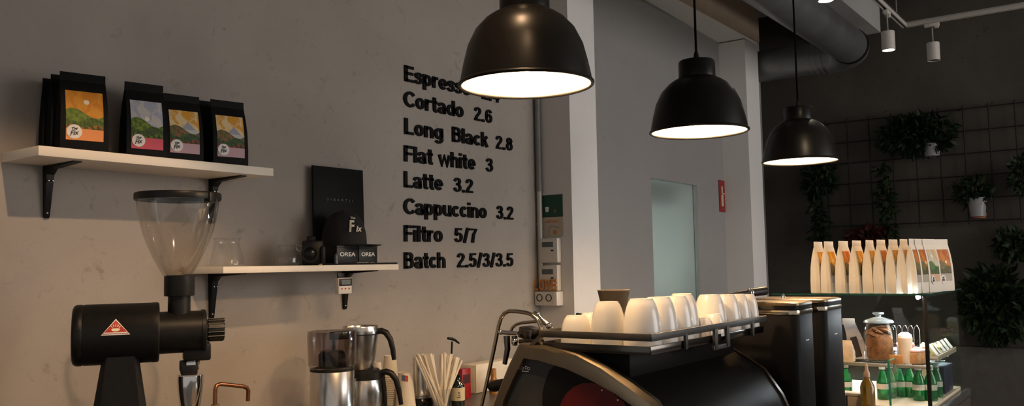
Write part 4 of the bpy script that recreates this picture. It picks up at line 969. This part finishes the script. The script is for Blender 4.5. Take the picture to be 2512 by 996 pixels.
# ---------------------------------------------------------------- cups on the machine
def cup_profile(r, h, th=.003):
    s_ = [(r*.985, 0), (r*1.0, .03*h), (r*1.0, .18*h), (r*.985, .36*h), (r*.945, .54*h), (r*.875, .70*h), (r*.79, .83*h), (r*.69, .93*h), (r*.61, .975*h), (r*.59, h), (r*.55, h), (r*.53, .98*h), (0, .972*h)]
    i_ = [(0, .94*h), (r*.62, .92*h), (r*.76, .80*h), (r*.86, .64*h), (r*.93, .44*h), (r*.965, .2*h), (r*.955, 0)]
    return s_, i_
CUPS = {}
CM = {}
def cup(label, x, y, size, z=PZ-.0023):
    r, h = size
    if size not in CM:
        s_, i_ = cup_profile(r, h); CM[size] = MB().lathe(s_+i_+[(r*.985, 0)], n=48).mesh('white_cup', M['porcelain'], ang=50)
    o = bpy.data.objects.new('cup', CM[size]); COL.objects.link(o); o.location = (x, y, z); o.rotation_euler = (0, 0, random.random()*6)
    o['label'] = label; o['category'] = 'cup'; o['group'] = 'white cups upside down on the espresso machine'
    return o
BIG, SML, MID = (.0515, .1285), (.0435, .080), (.0485, .120)
cup('low white cup at the left corner of the cup rail, nearest the steam wand', 2.052, 1.300, SML)
cup('low white cup half hidden behind the left corner cup', 2.150, 1.310, (.0425, .0815))
cup('tall white cup second from the left in front of the dark tumbler', 2.055, 1.197, MID)
cup('tallest white cup at the near right corner of the cup rail', 2.056, 1.094, BIG)
cup('tall white cup directly behind the near corner cup', 2.160, 1.096, BIG)
cup('tall white cup third along the right rail from the near corner', 2.262, 1.094, (.049, .127))
cup('tall white cup fourth along the right rail with its foot ring showing', 2.352, 1.116, (.048, .131))
cup('tiny white cup in the gap halfway along the right rail, left one', 2.400, 1.070, (.028, .058))
cup('tiny white cup in the gap halfway along the right rail, right one', 2.462, 1.064, (.030, .066))
cup('tall white cup just past the gap on the right rail', 2.532, 1.108, (.051, .121))
cup('tall white cup third from the far end of the right rail', 2.628, 1.094, (.045, .118))
cup('tall white cup second from the far end of the right rail', 2.710, 1.088, (.041, .116))
cup('tall white cup at the far end of the right rail', 2.775, 1.078, (.034, .113))
tm = mat('dark_brown_ceramic', (.030, .022, .015), .5, var=.15, scale=30)
p = aX(1505, 712, 2.25); r_ = rad(80, p); hh = p.z-PZ+.0022
t = Thing('dark_tumbler', 'dark brown flared tumbler standing behind the tall white cups', 'tumbler', (2.25, p.y, PZ-.0022), 0)
t.part('wall', MB().lathe([(0, 0), (r_*.34, 0), (r_*.38, .004), (r_*.985, hh-.002), (r_, hh), (r_*.96, hh), (r_*.34, .008), (0, .006)], n=44), tm)
t.part('lip', MB().lathe([(r_*.98+.0018*math.cos(a*.785), hh+.0018*math.sin(a*.785)) for a in range(9)], n=44), mat('brown_lip', (.10, .08, .06), .4))
p = aX(1428, 768, 2.30)
t = Thing('milk_jug', 'small black jug half hidden behind the left cups', 'jug', (2.31, p.y-.02, PZ-.0022), 0); hh = p.z-PZ
t.part('body', MB().lathe([(0, 0), (.030, 0), (.033, .01), (.030, hh*.7), (.031, hh), (.029, hh), (.027, .01), (0, .006)], n=32), M['black_gloss']); t.part('handle', MB().tube([(0, .029, hh*.95), (0, .045, hh*.98), (0, .052, hh*.8), (0, .046, hh*.45), (0, .031, hh*.35)], .004, 8), M['black_gloss'])

# ---------------------------------------------------------------- the two tall black grinders past the machine
def black_grinder(label, x0, x1, y0, y1, h):
    t = Thing('bar_grinder', label, 'grinder', ((x0+x1)/2, (y0+y1)/2, CZ), 0, 'tall black bar grinders')
    w_, d_ = x1-x0, y1-y0
    def rr(k, z, r=.03):
        pts = []
        for cx, cy, a0 in ((1, -1, -90), (1, 1, 0), (-1, 1, 90), (-1, -1, 180)):
            for j in range(6):
                a = R(a0+18*j); pts.append(V((cx*(w_/2-r)*1+k*r*math.cos(a)+(k-1)*0, cy*(d_/2-r)+k*r*math.sin(a), z)))
        return pts
    t.part('body', MB().loft([rr(.9, 0), rr(1, .01), rr(1, h-.045), rr(.96, h-.043)]), M['canister'])
    t.part('rim', MB().loft([rr(.95, h-.043), rr(1.10, h-.041), rr(1.12, h-.034), rr(1.10, h-.027), rr(.9, h-.026)]), M['warm_chrome'], 'bright metal rim')
    t.part('lid', MB().loft([rr(.98, h-.026), rr(1.02, h-.012), rr(.9, h-.010)]), M['black_gloss'])
    t.part('top_ring', MB().loft([rr(1.0, h-.012), rr(1.06, h-.010), rr(1.06, h-.003), rr(.8, h)]), M['dark_bronze'])
    t.part('lid_knob', MB().tube([(-.035+.014*math.cos(R(180-18*k)), .03, h-.004+.018*math.sin(R(180-18*k))) for k in range(11)], .0035, 8), M['chrome'])
    s_ = MB()
    for dx, wd in ((-.028, .008), (-.008, .018)): s_.box((dx+.02, -d_/2-.0005, h*.735), (wd, .0015, .004))
    t.part('print', s_, M['white_ink'])
    return t
M['dark_bronze'] = mat('bronze_ring', (.16, .12, .07), .3, 1)
M['canister'] = mat('black_grinder_paint', (.006, .006, .0065), .5, var=.08, spec=.06)
black_grinder('tall black grinder with bright rim right behind the espresso machine', 2.95, 3.14, .975, 1.275, .505)
black_grinder('second tall black grinder, next to the glass display case', 3.22, 3.45, .960, 1.26, .505)
# portafilter resting on the tray with its handle on the grinder
a, b_ = aX(1742, 732, 2.78), aX(1880, 713, 3.04)
t = Thing('portafilter', 'black portafilter handle with silver rings lying behind the white cups', 'portafilter', (2.74, 1.285, PZ-.002), 0)
dr = (b_-a).normalized(); L = (b_-a).length
t.part('handle', MB().tube([a-dr*.02, a, a+dr*L*.35, a+dr*L*.66, a+dr*L*.70, a+dr*L*.97, b_], [.007, .008, .0105, .0135, .0145, .0160, .012], 20), M['black_plastic'], world=True)
for f in (.67, .705): c_ = a+dr*L*f; t.part('ring', MB().tube([c_-dr*.0018, c_+dr*.0018], .0158, 20), M['chrome'], world=True)
t.part('basket', MB().lathe([(0, 0), (.026, 0), (.029, .004), (.029, .028), (.0325, .03), (.0325, .036), (.027, .036), (.025, .006), (0, .005)], n=36), M['steel']); t.part('neck', MB().tube([V((2.74, 1.285, PZ+.02))+V((0, -.025, 0)), a-dr*.01], [.008, .007], 10), M['steel'], world=True)

# ---------------------------------------------------------------- glass display case
CX0, CX1, CY0, CY1, CT = 3.80, 4.52, .735, 1.36, 1.4045
t = Thing('display_case', 'glass display case with pastries and bottles at the end of the bar', 'display case', ((CX0+CX1)/2, (CY0+CY1)/2, 0), 0)
cx, cy = (CX0+CX1)/2, (CY0+CY1)/2
FZ = .945
t.part('base_cabinet', MB().box((cx, cy, .45), (CX1-CX0+.06, CY1-CY0+.06, .90), ch=.004), M['case_base'], world=True)
t.part('floor_board', MB().box((cx, cy+.004, .9225), (CX1-CX0+.02, CY1-CY0-.004, .045), ch=.002), mat('case_floor', (.62, .52, .40), .4, var=.1, scale=10), world=True)
t.part('metal_sill', MB().box((cx, CY0-.022, .920), (CX1-CX0+.06, .022, .03), ch=.002), M['steel'], world=True)
t.part('top_pane', MB().box((cx, cy-.01, CT-.003), (CX1-CX0+.02, CY1-CY0+.02, .006)), M['case_glass'], world=True, smooth=False)
t.part('top_edge', MB().box((CX0-.0105, cy-.01, CT-.0035), (.0015, CY1-CY0+.022, .007)).box((cx, CY0-.0208, CT-.0035), (CX1-CX0+.022, .0015, .007)), M['edge_glass'], 'dark green cut edge of the glass top', world=True)
t.part('side_pane', MB().box((cx, CY0, (FZ+CT)/2), (CX1-CX0, .006, CT-FZ-.008)), M['case_glass'], world=True, smooth=False)
t.part('end_pane', MB().box((CX1-.003, cy, (FZ+CT)/2), (.006, CY1-CY0, CT-FZ-.008)), M['case_glass'], world=True, smooth=False)
t.part('corner_post', MB().box((CX0, CY0, (FZ+CT)/2), (.014, .014, CT-FZ-.008), ch=.001), M['black_metal'], world=True)
dv = t.part('divider_pane', MB().box((CX0+.20, .885, (FZ+1.128)/2), (.4, .006, 1.128-FZ)), M['case_glass'], world=True, smooth=False)
t.part('divider_edge', MB().box((CX0-.001, .885, (FZ+1.128)/2), (.003, .008, 1.128-FZ)).box((CX0+.20, .885, 1.1288), (.4, .008, .003)), mat('teal_glass_edge', (.02, .17, .12), .2, var=.1), 'dark green cut edge of the divider', world=True, parent=dv)
SZ = 1.104
t.part('shelf_board', MB().box(((CX0+.10+CX1-.01)/2, (.890+CY1-.005)/2, SZ-.004), (CX1-CX0-.11, CY1-.895, .008), ch=.001).box(((CX0+.10+CX1-.01)/2, (CY0+.006+.880)/2, SZ-.004), (CX1-CX0-.11, .880-CY0-.006, .008), ch=.001), M['case_glass'], world=True)
t.part('shelf_rail', MB().box((CX0+.097, (.890+CY1-.005)/2, SZ-.006), (.006, CY1-.895, .014), ch=.001).box((CX0+.097, (CY0+.006+.880)/2, SZ-.006), (.006, .880-CY0-.006, .014), ch=.001), mat('shelf_rail_brass', (.66, .62, .52), .3, .8), world=True)
t.part('led_strip', MB().box((cx, CY0+.030, CT-.012), (CX1-CX0-.03, .012, .006)), M['led'], world=True)
t.part('led_channel', MB().box((cx, CY0+.019, CT-.0125), (CX1-CX0-.028, .004, .012)).box((cx, CY0+.030, CT-.0075), (CX1-CX0-.028, .022, .002)), M['steel'], world=True)
t.part('led_end', MB().ball((CX0+.004, CY0+.026, CT-.016), .007, 10), M['led'], world=True)
t.part('led_strip', MB().box((CX1-.03, cy, FZ+.165), (.006, CY1-CY0-.08, .008)), M['led'], world=True)
# white coffee bags on the glass top
WB = (.112, .043, .226)
spots_ = [(1.178, 3.865), (1.118, 3.872), (1.066, 3.858), (1.012, 3.866), (.962, 3.92), (.926, 3.862), (.888, 3.87), (.846, 3.92), (.815, 3.868)]
wlab = ['white coffee bag at the left end of the row on the glass case', 'second white coffee bag from the left on the glass case', 'third white coffee bag from the left on the glass case', 'fourth white coffee bag from the left on the glass case',
        'fifth white coffee bag from the left, set back on the glass case', 'sixth white coffee bag from the left on the glass case', 'seventh white coffee bag from the left on the glass case', 'eighth white coffee bag from the left, partly behind its neighbours', 'ninth white coffee bag from the left on the glass case']
def on_top(px, X): p = aX(px, 716, X); return p.y
G_ = 'white coffee bags on the glass case'
for lab, px, X, rz, kd in zip(wlab, (2012, 2038, 2074, 2107, 2139, 2167, 2197, 2223, 2247), (3.885, 3.875, 3.872, 3.87, 3.885, 3.87, 3.872, 3.875, 3.875), (-2, -4, -5, -4, -2, -4, -5, -3, -6), ('amber', 'amber', 'rust', 'amber', 'amber', 'rust', 'amber', 'amber', 'rust')):
    bag(lab, (X, on_top(px, X), CT+.0002), R(rz), WB, M['bag_white'], kd, False, G_)
for lab, px, X, rz, kd in (('white coffee bag at the near right corner showing a rust label', 2262, 3.93, -8, 'rust'), ('white coffee bag with pale green label, second from the right end', 2284, 4.005, -14, 'green'), ('white coffee bag with dark red label at the right end of the row', 2312, 4.135, -24, 'rust')):
    bag(lab, (X, on_top(px, X), CT+.0002), R(rz), WB, M['bag_white'], kd, kd != 'rust' or px > 2300, G_)
# cookie jar
p = aX(2160, 880, 4.0); r_ = rad(78, aX(2160, 830, 4.0)); zt = aX(2160, 792, 4.0).z-SZ; zk = aX(2160, 766, 4.0).z-SZ
t = Thing('cookie_jar', 'big glass jar with knobbed lid full of brown cookies', 'jar', (4.0, p.y, SZ+.0005), 0)
t.part('vessel', MB().lathe([(0, .001), (r_*.94, .001), (r_, .008), (r_, zt*.70), (r_*.92, zt*.86), (r_*.80, zt*.95), (r_*.82, zt)], n=44), M['glass'])
ck = MB(); cm = mat('baked_cookie', (.19, .075, .02), .8, var=.5, scale=40, bump=.4)
ck.lathe([(0, .008), (r_*.80, .008), (r_*.84, .02), (r_*.84, zt*.58), (r_*.74, zt*.70), (r_*.4, zt*.76), (0, zt*.78)], n=40)
for i, v_ in enumerate(ck.v):
    f = 1+.05*math.sin(i*2.3)+.04*math.sin(i*5.1); ck.v[i] = V((v_.x*min(f, 1.04), v_.y*min(f, 1.04), v_.z))
ct = t.part('cookies', ck, cm)
for k in range(10):
    a = k*2.4; rr_ = r_*.5*math.sqrt((k+.5)/10); t.part('cookie', MB().lathe([(0, -.006), (.026, -.005), (.030, 0), (.026, .006), (0, .008)], (rr_*math.cos(a), rr_*math.sin(a), zt*.74+.006*(k % 3)), 20, (math.sin(a*2)*.5, math.cos(a)*.5, 1)), cm, parent=ct)
ld = t.part('lid', MB().lathe([(r_*.96, zt), (r_*.98, zt+.004), (r_*.90, zt+.012), (r_*.45, zt+.022), (r_*.18, zt+.026)], n=40), M['lid_glass']); t.part('knob', MB().lathe([(r_*.16, zt+.024), (r_*.18, zk-.014), (r_*.38, zk-.006), (r_*.36, zk), (0, zk+.001)], n=28), M['lid_glass'], parent=ld)
# cellophane packet with dark stick
p = aX(2096, 882, 4.05); t = Thing('snack_packet', 'tall clear packet with white top left of the cookie jar', 'packet', (4.05, p.y, SZ+.0005), R(-70)); zt = aX(2085, 782, 4.05).z-SZ
g = MB(); g.loft([[V((sx*w_+sh, sy*d_, z)) for sx, sy in ((-1, -1), (1, -1), (1, 1), (-1, 1))] for z, w_, d_, sh in ((0, .040, .024, .022), (.05, .038, .022, .014), (zt*.62, .030, .016, 0), (zt*.76, .027, .006, -.008), (zt*.95, .026, .004, -.018))])
t.part('pouch', g, mat('packet_print', (.45, .42, .44), .35, var=.35, scale=18, coat=.4)); t.part('top_fold', MB().box((-.018, 0, zt*.93), (.054, .011, zt*.16), ch=.003), M['white_plastic'])
t.part('dark_filling', MB().box((.008, -.0232, zt*.30), (.028, .004, zt*.52), Euler((0, R(-14), 0)), ch=.002), mat('dark_choc', (.035, .022, .02), .4))
p = aX(2078, 882, 3.93); solo('pale_biscuit_bag', MB().loft([[V((3.93+sx*d_, p.y+sy*w_, SZ+.0005+z)) for sx, sy in ((-1, -1), (1, -1), (1, 1), (-1, 1))] for z, w_, d_ in ((0, .03, .018), (.04, .031, .02), (.075, .024, .008), (.09, .022, .002))]), mat('biscuit_bag', (.62, .46, .30), .6, var=.25, scale=24), 'pale biscuit bag leaning beside the grinder inside the case', 'packet')
# cup of sweets, orange card, cakes
p = aX(2198, 874, 3.96); r_ = rad(38, p)
t = Thing('sweet_tub', 'small pale tub with white filling in front of the cookie jar', 'tub', (3.96, min(p.y, .882-r_), SZ+.0005), 0)
zz = aX(2200, 828, 3.96).z-SZ; t.part('tub', MB().lathe([(0, 0), (r_*.72, 0), (r_, zz), (r_*.96, zz), (r_*.69, .003), (0, .003)], n=30), mat('pale_tub', (.68, .50, .34), .5)); t.part('filling', MB().lathe([(r_*.94, zz-.004), (r_*.9, zz+.012), (r_*.5, zz+.022), (0, zz+.024)], n=24), mat('white_icing', (.85, .83, .80), .6, var=.05, scale=30, bump=.3))
a, b_ = aX(2182, 866, 3.912), aX(2215, 884, 3.912); solo('price_card', MB().box((3.912, (a.y+b_.y)/2, SZ+.0005+.019), (.004, a.y-b_.y, .038), Euler((0, R(-8), 0)), ch=.0005), mat('orange_card', (.55, .24, .08), .6), 'orange price card standing at the shelf edge below the tub', 'card')
def cake(label, px, py, X, w_, h_, c0, c1, rz):
    p = aX(px, py, X); t = Thing('cake_slice', label, 'cake', (X, p.y, SZ+.0005), R(rz), 'cakes in the display case')
    t.part('sponge', MB().box((0, 0, h_*.4), (w_, w_*.8, h_*.8), ch=.004), mat('sponge_%s' % px, c0, .8, var=.25, scale=60, bump=.3)); tp = MB().box((0, 0, h_*.86), (w_*1.04, w_*.84, h_*.2), ch=.006)
    for k in range(6): tp.ball((random.uniform(-.4, .4)*w_, random.uniform(-.32, .32)*w_, h_*.97), h_*.12, 8)
    t.part('topping', tp, mat('topping_%s' % px, c1, .5, var=.2, scale=50))
cake('pink topped cake left of the case corner post', 2222, 868, 4.12, .085, .075, (.45, .30, .22), (.62, .30, .26), 15)
cake('brown cake with pale pink icing next to the corner post', 2247, 866, 3.98, .075, .062, (.42, .20, .08), (.66, .42, .38), -20)
cake('yellow cake behind the corner post', 2282, 848, 4.22, .10, .06, (.55, .42, .18), (.70, .62, .35), 10)
t = Thing('serving_board', 'wire rack standing behind the pink topped cake', 'rack', (4.30, aX(2222, 850, 4.30).y, SZ+.0005), 0)
for k in range(5): t.part('wire_loop', MB().tube([(0, -.05+.025*k+.012*math.cos(R(18*j)), .10+.03*math.sin(R(18*j))*1.2) for j in range(11)]+[(0, -.05+.025*k-.012, .0)], .0014, 6), M['steel'])
t.part('rail', MB().box((0, 0, .004), (.03, .15, .008), ch=.001), M['steel'])
# row of pale price tags on a tray along the right pane
t = Thing('pastry_tray', 'dark tray of pastries along the right pane of the case', 'tray', (4.29, .79, SZ+.0005), 0)
t.part('tray', MB().box((0, 0, .008), (.44, .085, .012), ch=.003), mat('tray_wood', (.20, .13, .08), .6, var=.2)); t.part('tray_edge', MB().box((0, -.041, .014), (.44, .004, .022), ch=.001), mat('tray_edge', (.40, .33, .24), .5))
for i in range(5):
    x = 4.10+.085*i; o = solo('price_tag', MB().box((x, .768, SZ+.048), (.052, .003, .052), Euler((R(-34), 0, 0)), ch=.0006), M['white_plastic'], 'white slanted price tag on the pastry tray, %s' % ('nearest the corner post', 'second from the corner post', 'middle one of five', 'second from the far end', 'at the far end')[i], 'price tag', 'price tags on the pastry tray', base=(x, .768, SZ+.022))
for i in range(4): solo('pastry', MB().ball((4.13+.11*i, .812, SZ+.034), .034, 14, (1.2, .7, .6)), cm, 'brown pastry behind the price tags, %s' % ('nearest the post', 'second from the post', 'third from the post', 'farthest from the post')[i], 'pastry', 'pastries on the tray', base=(4.13+.11*i, .812, SZ+.0145))
# green bottles in the lower tier
gb = mat('green_bottle_glass', (.025, .26, .08), .08, var=.1, coat=.4, trans=.6); cap_m = mat('bottle_cap', (.72, .74, .72), .4)
bm_ = MB().lathe([(0, .001), (.0235, .001), (.025, .005), (.025, .075), (.021, .095), (.0115, .115), (.010, .135), (.0112, .137), (.0112, .143), (0, .143)], n=28)
first = None
gl = ('green bottle farthest left behind the grinder edge', 'green bottle directly left of the divider edge', 'green bottle just right of the divider edge', 'green bottle third from the corner post', 'green bottle second from the corner post',
      'green bottle touching the corner post on its left', 'green bottle just right of the corner post', 'green bottle beside the navy box')
for lab, px, X in zip(gl, (2076, 2166, 2184, 2207, 2232, 2254, 2291, 2306), (3.95, 3.96, 4.02, 4.06, 4.08, 4.0, 4.02, 4.14)):
    y = aX(px, 950, X).y; y = max(y, .772)
    if first is None:
        t = Thing('green_bottle', lab, 'bottle', (X, y, FZ+.0002), 0, 'green bottles in the lower tier')
        t.part('bottle', bm_, gb); t.part('cap', MB().lathe([(.0128, .128), (.0128, .147), (0, .148)], n=20), cap_m); t.part('painted_glint', MB().lathe([(.0256, .045), (.0256, .068)], n=28), M['white_plastic']); first = t.o  # the white band round each bottle is a painted glint
    else: copy_tree(first, (X, y, FZ+.0002), label=lab)
t = Thing('navy_box', 'dark navy box standing at the right pane of the case', 'box', (4.33, .80, FZ+.0002), 0)
t.part('carton', MB().box((0, 0, .055), (.20, .09, .11), ch=.002), mat('navy_card', (.020, .020, .05), .5)); t.part('lid', MB().box((0, 0, .112), (.204, .094, .012), ch=.002), mat('navy_lid', (.035, .035, .08), .45))
solo('white_glare_lump', MB().loft([[V((4.18+sx*w_, .80+sy*d_, FZ+z)) for sx, sy in ((-1, -1), (1, -1), (1, 1), (-1, 1))] for z, w_, d_ in ((.0002, .04, .026), (.04, .045, .03), (.115, .042, .027), (.135, .034, .02), (.14, .03, .016))]), M['paper'], 'bright white parcel standing in for LED glare between the green bottles and the navy box', 'lump')  # white solid in place of the glare from the case LEDs
# amber oil bottle and wooden box in front of the case
p = aX(2130, 996, 3.66); r_ = rad(37, p); zs = aX(2130, 950, 3.66).z-CZ; zn = aX(2130, 922, 3.66).z-CZ; ze = aX(2130, 893, 3.66).z-CZ
t = Thing('oil_bottle', 'olive brown glass bottle with pourer in front of the display case', 'bottle', (3.66, p.y, CZ), 0)
t.part('bottle', MB().lathe([(0, 0), (r_*.97, 0), (r_, .004), (r_, zs), (r_*.86, zs+.014), (r_*.45, zn-.012), (r_*.38, zn), (0, zn)], n=36), mat('olive_glass', (.26, .15, .02), .08, var=.1, trans=.55, coat=.4)); t.part('pourer', MB().lathe([(r_*.44, zn-.004), (r_*.42, zn+.012), (r_*.25, zn+.02), (r_*.2, ze-.004), (0, ze)], n=20), mat('pink_pourer', (.45, .28, .20), .4, coat=.3))
a, b_ = aX(2068, 962, 3.70), aX(2114, 996, 3.70)
t = Thing('wooden_box', 'pale wooden box left of the olive brown bottle', 'box', (3.72, (a.y+b_.y)/2+.012, CZ), 0); h_ = a.z-CZ; w_ = a.y-b_.y+.03
t.part('box', MB().box((0, 0, h_/2-.006), (.06, w_, h_-.012), ch=.002), M['wood']); t.part('lid', MB().box((0, 0, h_-.006), (.064, w_+.004, .012), ch=.002), mat('pale_lid', (.62, .52, .38), .5)); t.part('print', MB().box((-.0305, w_*.08, h_*.72), (.001, .008, .05)), M['dark_ink'])

# ---------------------------------------------------------------- plant wall
FX = 7.955
a = aX(2045, 308, FX); b_ = aX(2512, 268, FX); zt = a.z+.02; zb = aX(2045, 556, FX).z; pit = (zt-zb)/5
t = Thing('wire_trellis', 'dark square wire trellis on the far wall carrying plants', 'trellis', (FX, 1.0, zb), 0)
y1 = a.y+pit*.6; y0 = -.6; g = MB()
for k in range(6): g.tube([(FX, y0, zb+k*pit), (FX, y1, zb+k*pit)], .0055, 6)
hz = t.part('cross_wires', g, M['wire'], world=True, smooth=False); g = MB(); y = y1-.04
while y > y0: g.tube([(FX-.008, y, zb-.03), (FX-.008, y, zt+.03)], .0055, 6); y -= pit
t.part('upright_wires', g, M['wire'], world=True, smooth=False)
for y in (y1-.05, 1.2, 0): t.part('wall_fixing', MB().tube([(FX, y, zt), (7.997, y, zt)], .008, 8), M['wire'], world=True)
def leaves(n, pos, size, droop=.3):
    mb = MB()
    for i in range(n):
        c, nd = pos(i); L = size*random.uniform(.6, 1.25); d_ = (V(nd)+V((random.gauss(0, .5), random.gauss(0, .5), random.gauss(-droop, .5)))).normalized()
        s_ = d_.cross(V((random.gauss(0, 1), random.gauss(0, 1), random.gauss(0, 1)))).normalized()*L*.32; u_ = s_.cross(d_).normalized()*L*.08; c = V(c)
        mb.add([c, c+d_*L*.35+s_+u_, c+d_*L, c+d_*L*.35-s_+u_, c+d_*L*.45-u_], [(0, 1, 4), (1, 2, 4), (2, 3, 4), (3, 0, 4)])
    return mb
def bush(name, label, px, py, rx, rz, n, size, leafm='leaf', X=7.87, pot=None, trail=None, group='plants on the dark far wall', soilm='pot'):
    c = aX(px, py, X); k = depth(c)/FPX; rx, rz = rx*k, rz*k
    base = (X, c.y, c.z-rz)
    t = Thing(name, label, 'plant', base, 0, group)
    def pos(i):
        a, b_, r_ = random.uniform(0, 6.28), math.acos(random.uniform(-1, 1)), random.random()**.4
        d_ = V((math.sin(b_)*math.cos(a), math.sin(b_)*math.sin(a), math.cos(b_))); return V((c.x+d_.x*min(rx, .10)*r_, c.y+d_.y*rx*r_, c.z+d_.z*rz*r_)), d_
    g = leaves(n, pos, size)
    if trail:
        for (tx, ty, tw, tl, m_) in trail:
            tc = aX(tx, ty, X)
            def tp(i): return V((X+random.uniform(-.03, .03), tc.y+random.uniform(-tw, tw)*k, tc.z-random.random()*tl*k)), V((random.gauss(0, .3), random.gauss(0, 1), -.4))
            q = leaves(m_, tp, size*.9); g.add(q.v, q.f)
    t.part('foliage', g, M[leafm], world=True, smooth=False)
    st = MB()
    for i in range(5): st.tube([V((c.x, c.y+(i-2)*rx*.1, c.z-rz*.9)), V((c.x, c.y+(i-2)*rx*.3, c.z+rz*.5))], .005, 6)
    t.part('stem', st, M['stem'], world=True)
    if pot:
        ppx, ppy, pw, ph, mt = pot; pc = aX(ppx, ppy, X); r_ = rad(pw, pc); h_ = ph*k
        pt = t.part('pot', MB().lathe([(0, -h_/2), (r_*.78, -h_/2), (r_, h_/2-.01), (r_*1.05, h_/2-.008), (r_*1.05, h_/2), (r_*.92, h_/2), (r_*.9, h_/2-.02), (0, h_/2-.02)], pc, 32), M[mt], world=True)
        t.part('pot_hook', MB().box((X+.055, pc.y, pc.z+h_*.3), (.11-.0, .012, .008)), M['wire'], world=True, parent=pt)
    return t
M['stem'] = mat('brown_stem', (.05, .035, .02), .7, var=.2)
bush('hanging_plant', 'broad bushy green plant with grey trough at the top of the trellis', 2248, 330, 88, 46, 620, .085, pot=(2286, 368, 46, 30, 'pot'), trail=((2165, 395, 14, 150, 70), (2180, 470, 10, 110, 40)))
bush('hanging_plant', 'trailing green plant left of the trellis below the farthest lamp', 2010, 440, 34, 40, 190, .08, trail=((2000, 460, 16, 130, 130), (2012, 540, 14, 60, 50)))
bush('potted_plant', 'small leafy plant in a pale grey pot on the right of the trellis', 2385, 470, 36, 28, 170, .075, pot=(2398, 508, 48, 46, 'pot'))
bush('hanging_plant', 'thin trailing vine above the white bags', 2172, 480, 12, 40, 60, .075, trail=((2174, 500, 12, 90, 60),))
bush('red_plant', 'dark red leafy plant just above the white coffee bags', 2130, 580, 46, 22, 240, .07, 'leaf_red')
bush('potted_plant', 'dark plant at the right edge below the trellis', 2492, 600, 42, 34, 200, .085)
bush('floor_plant', 'large dark leafy plant right of the display case', 2440, 745, 72, 95, 620, .10)
bush('hanging_plant', 'green plant cut by the right edge of the photo beside the trellis', 2506, 430, 22, 40, 110, .08)
p = aX(2402, 530, 7.90); r_ = rad(40, p)
solo('terracotta_dish', MB().lathe([(0, -.02), (r_*.8, -.02), (r_, .02), (r_*.9, .02), (r_*.7, -.01), (0, -.01)], p, 28).box((p.x+.05, p.y, p.z), (.09, .012, .01)), M['terracotta'], 'terracotta saucer under the pale grey pot', 'saucer')

# ---------------------------------------------------------------- light
wd = bpy.data.worlds.new('room_air'); SC.world = wd; wd.use_nodes = True
wd.node_tree.nodes['Background'].inputs[0].default_value = (1, .95, .90, 1); wd.node_tree.nodes['Background'].inputs[1].default_value = AMB
def area(name, loc, aim, size, col, power, sy=None):
    l = bpy.data.lights.new(name, 'AREA'); l.energy = power; l.color = col; l.size = size
    if sy: l.shape = 'RECTANGLE'; l.size_y = sy
    o = bpy.data.objects.new(name, l); COL.objects.link(o); o.location = loc; o.rotation_euler = (V(aim)-V(loc)).to_track_quat('-Z', 'Y').to_euler(); return o
def spotl(name, loc, aim, col, power, ang, blend=.6, r=.04):
    l = bpy.data.lights.new(name, 'SPOT'); l.energy = power; l.color = col; l.spot_size = R(ang); l.spot_blend = blend; l.shadow_soft_size = r
    o = bpy.data.objects.new(name, l); COL.objects.link(o); o.location = loc; o.rotation_euler = (V(aim)-V(loc)).to_track_quat('-Z', 'Y').to_euler(); return o
area('room_fill', (5.6, -4.4, 2.3), (4.6, 2.9, 1.9), 4.0, (1.0, .935, .89), WIN, 2.6)  # unseen area light added as broad fill on pillars and recess
area('pane_backlight', (6.05, WY+1.0, 1.62), (6.05, WY, 1.62), .6, (.86, 1.0, .93), BACK, .42)  # unseen light added behind the frosted pane to make it glow
spotl('ceiling_spot', (1.0, .55, 3.35), (1.2, 2.9, -.05), (1, .64, .36), SP1, 54, .3, .03)
spotl('bar_spot', (1.52, 1.20, 3.5), (2.15, 1.28, 1.0), (1, .62, .34), SP3, 56, .5, .06)
spotl('bag_fill', (2.5, .1, 3.3), (3.9, 1.05, 1.5), (1, .74, .48), SP2, 50, .7, .06)  # unseen spot added to brighten the white bags and pillar side
for x_ in (aY(2176, 45, TY).x, SPX): spotl('track_spot_beam', (x_, TY, 2.985), (x_, TY, 0), (1, .88, .70), 30, 130, .8, .035)

SC.view_settings.view_transform = 'Standard'; SC.view_settings.look = 'None'; SC.view_settings.gamma = 1; SC.view_settings.exposure = EXPO
SC.view_settings.use_curve_mapping = False
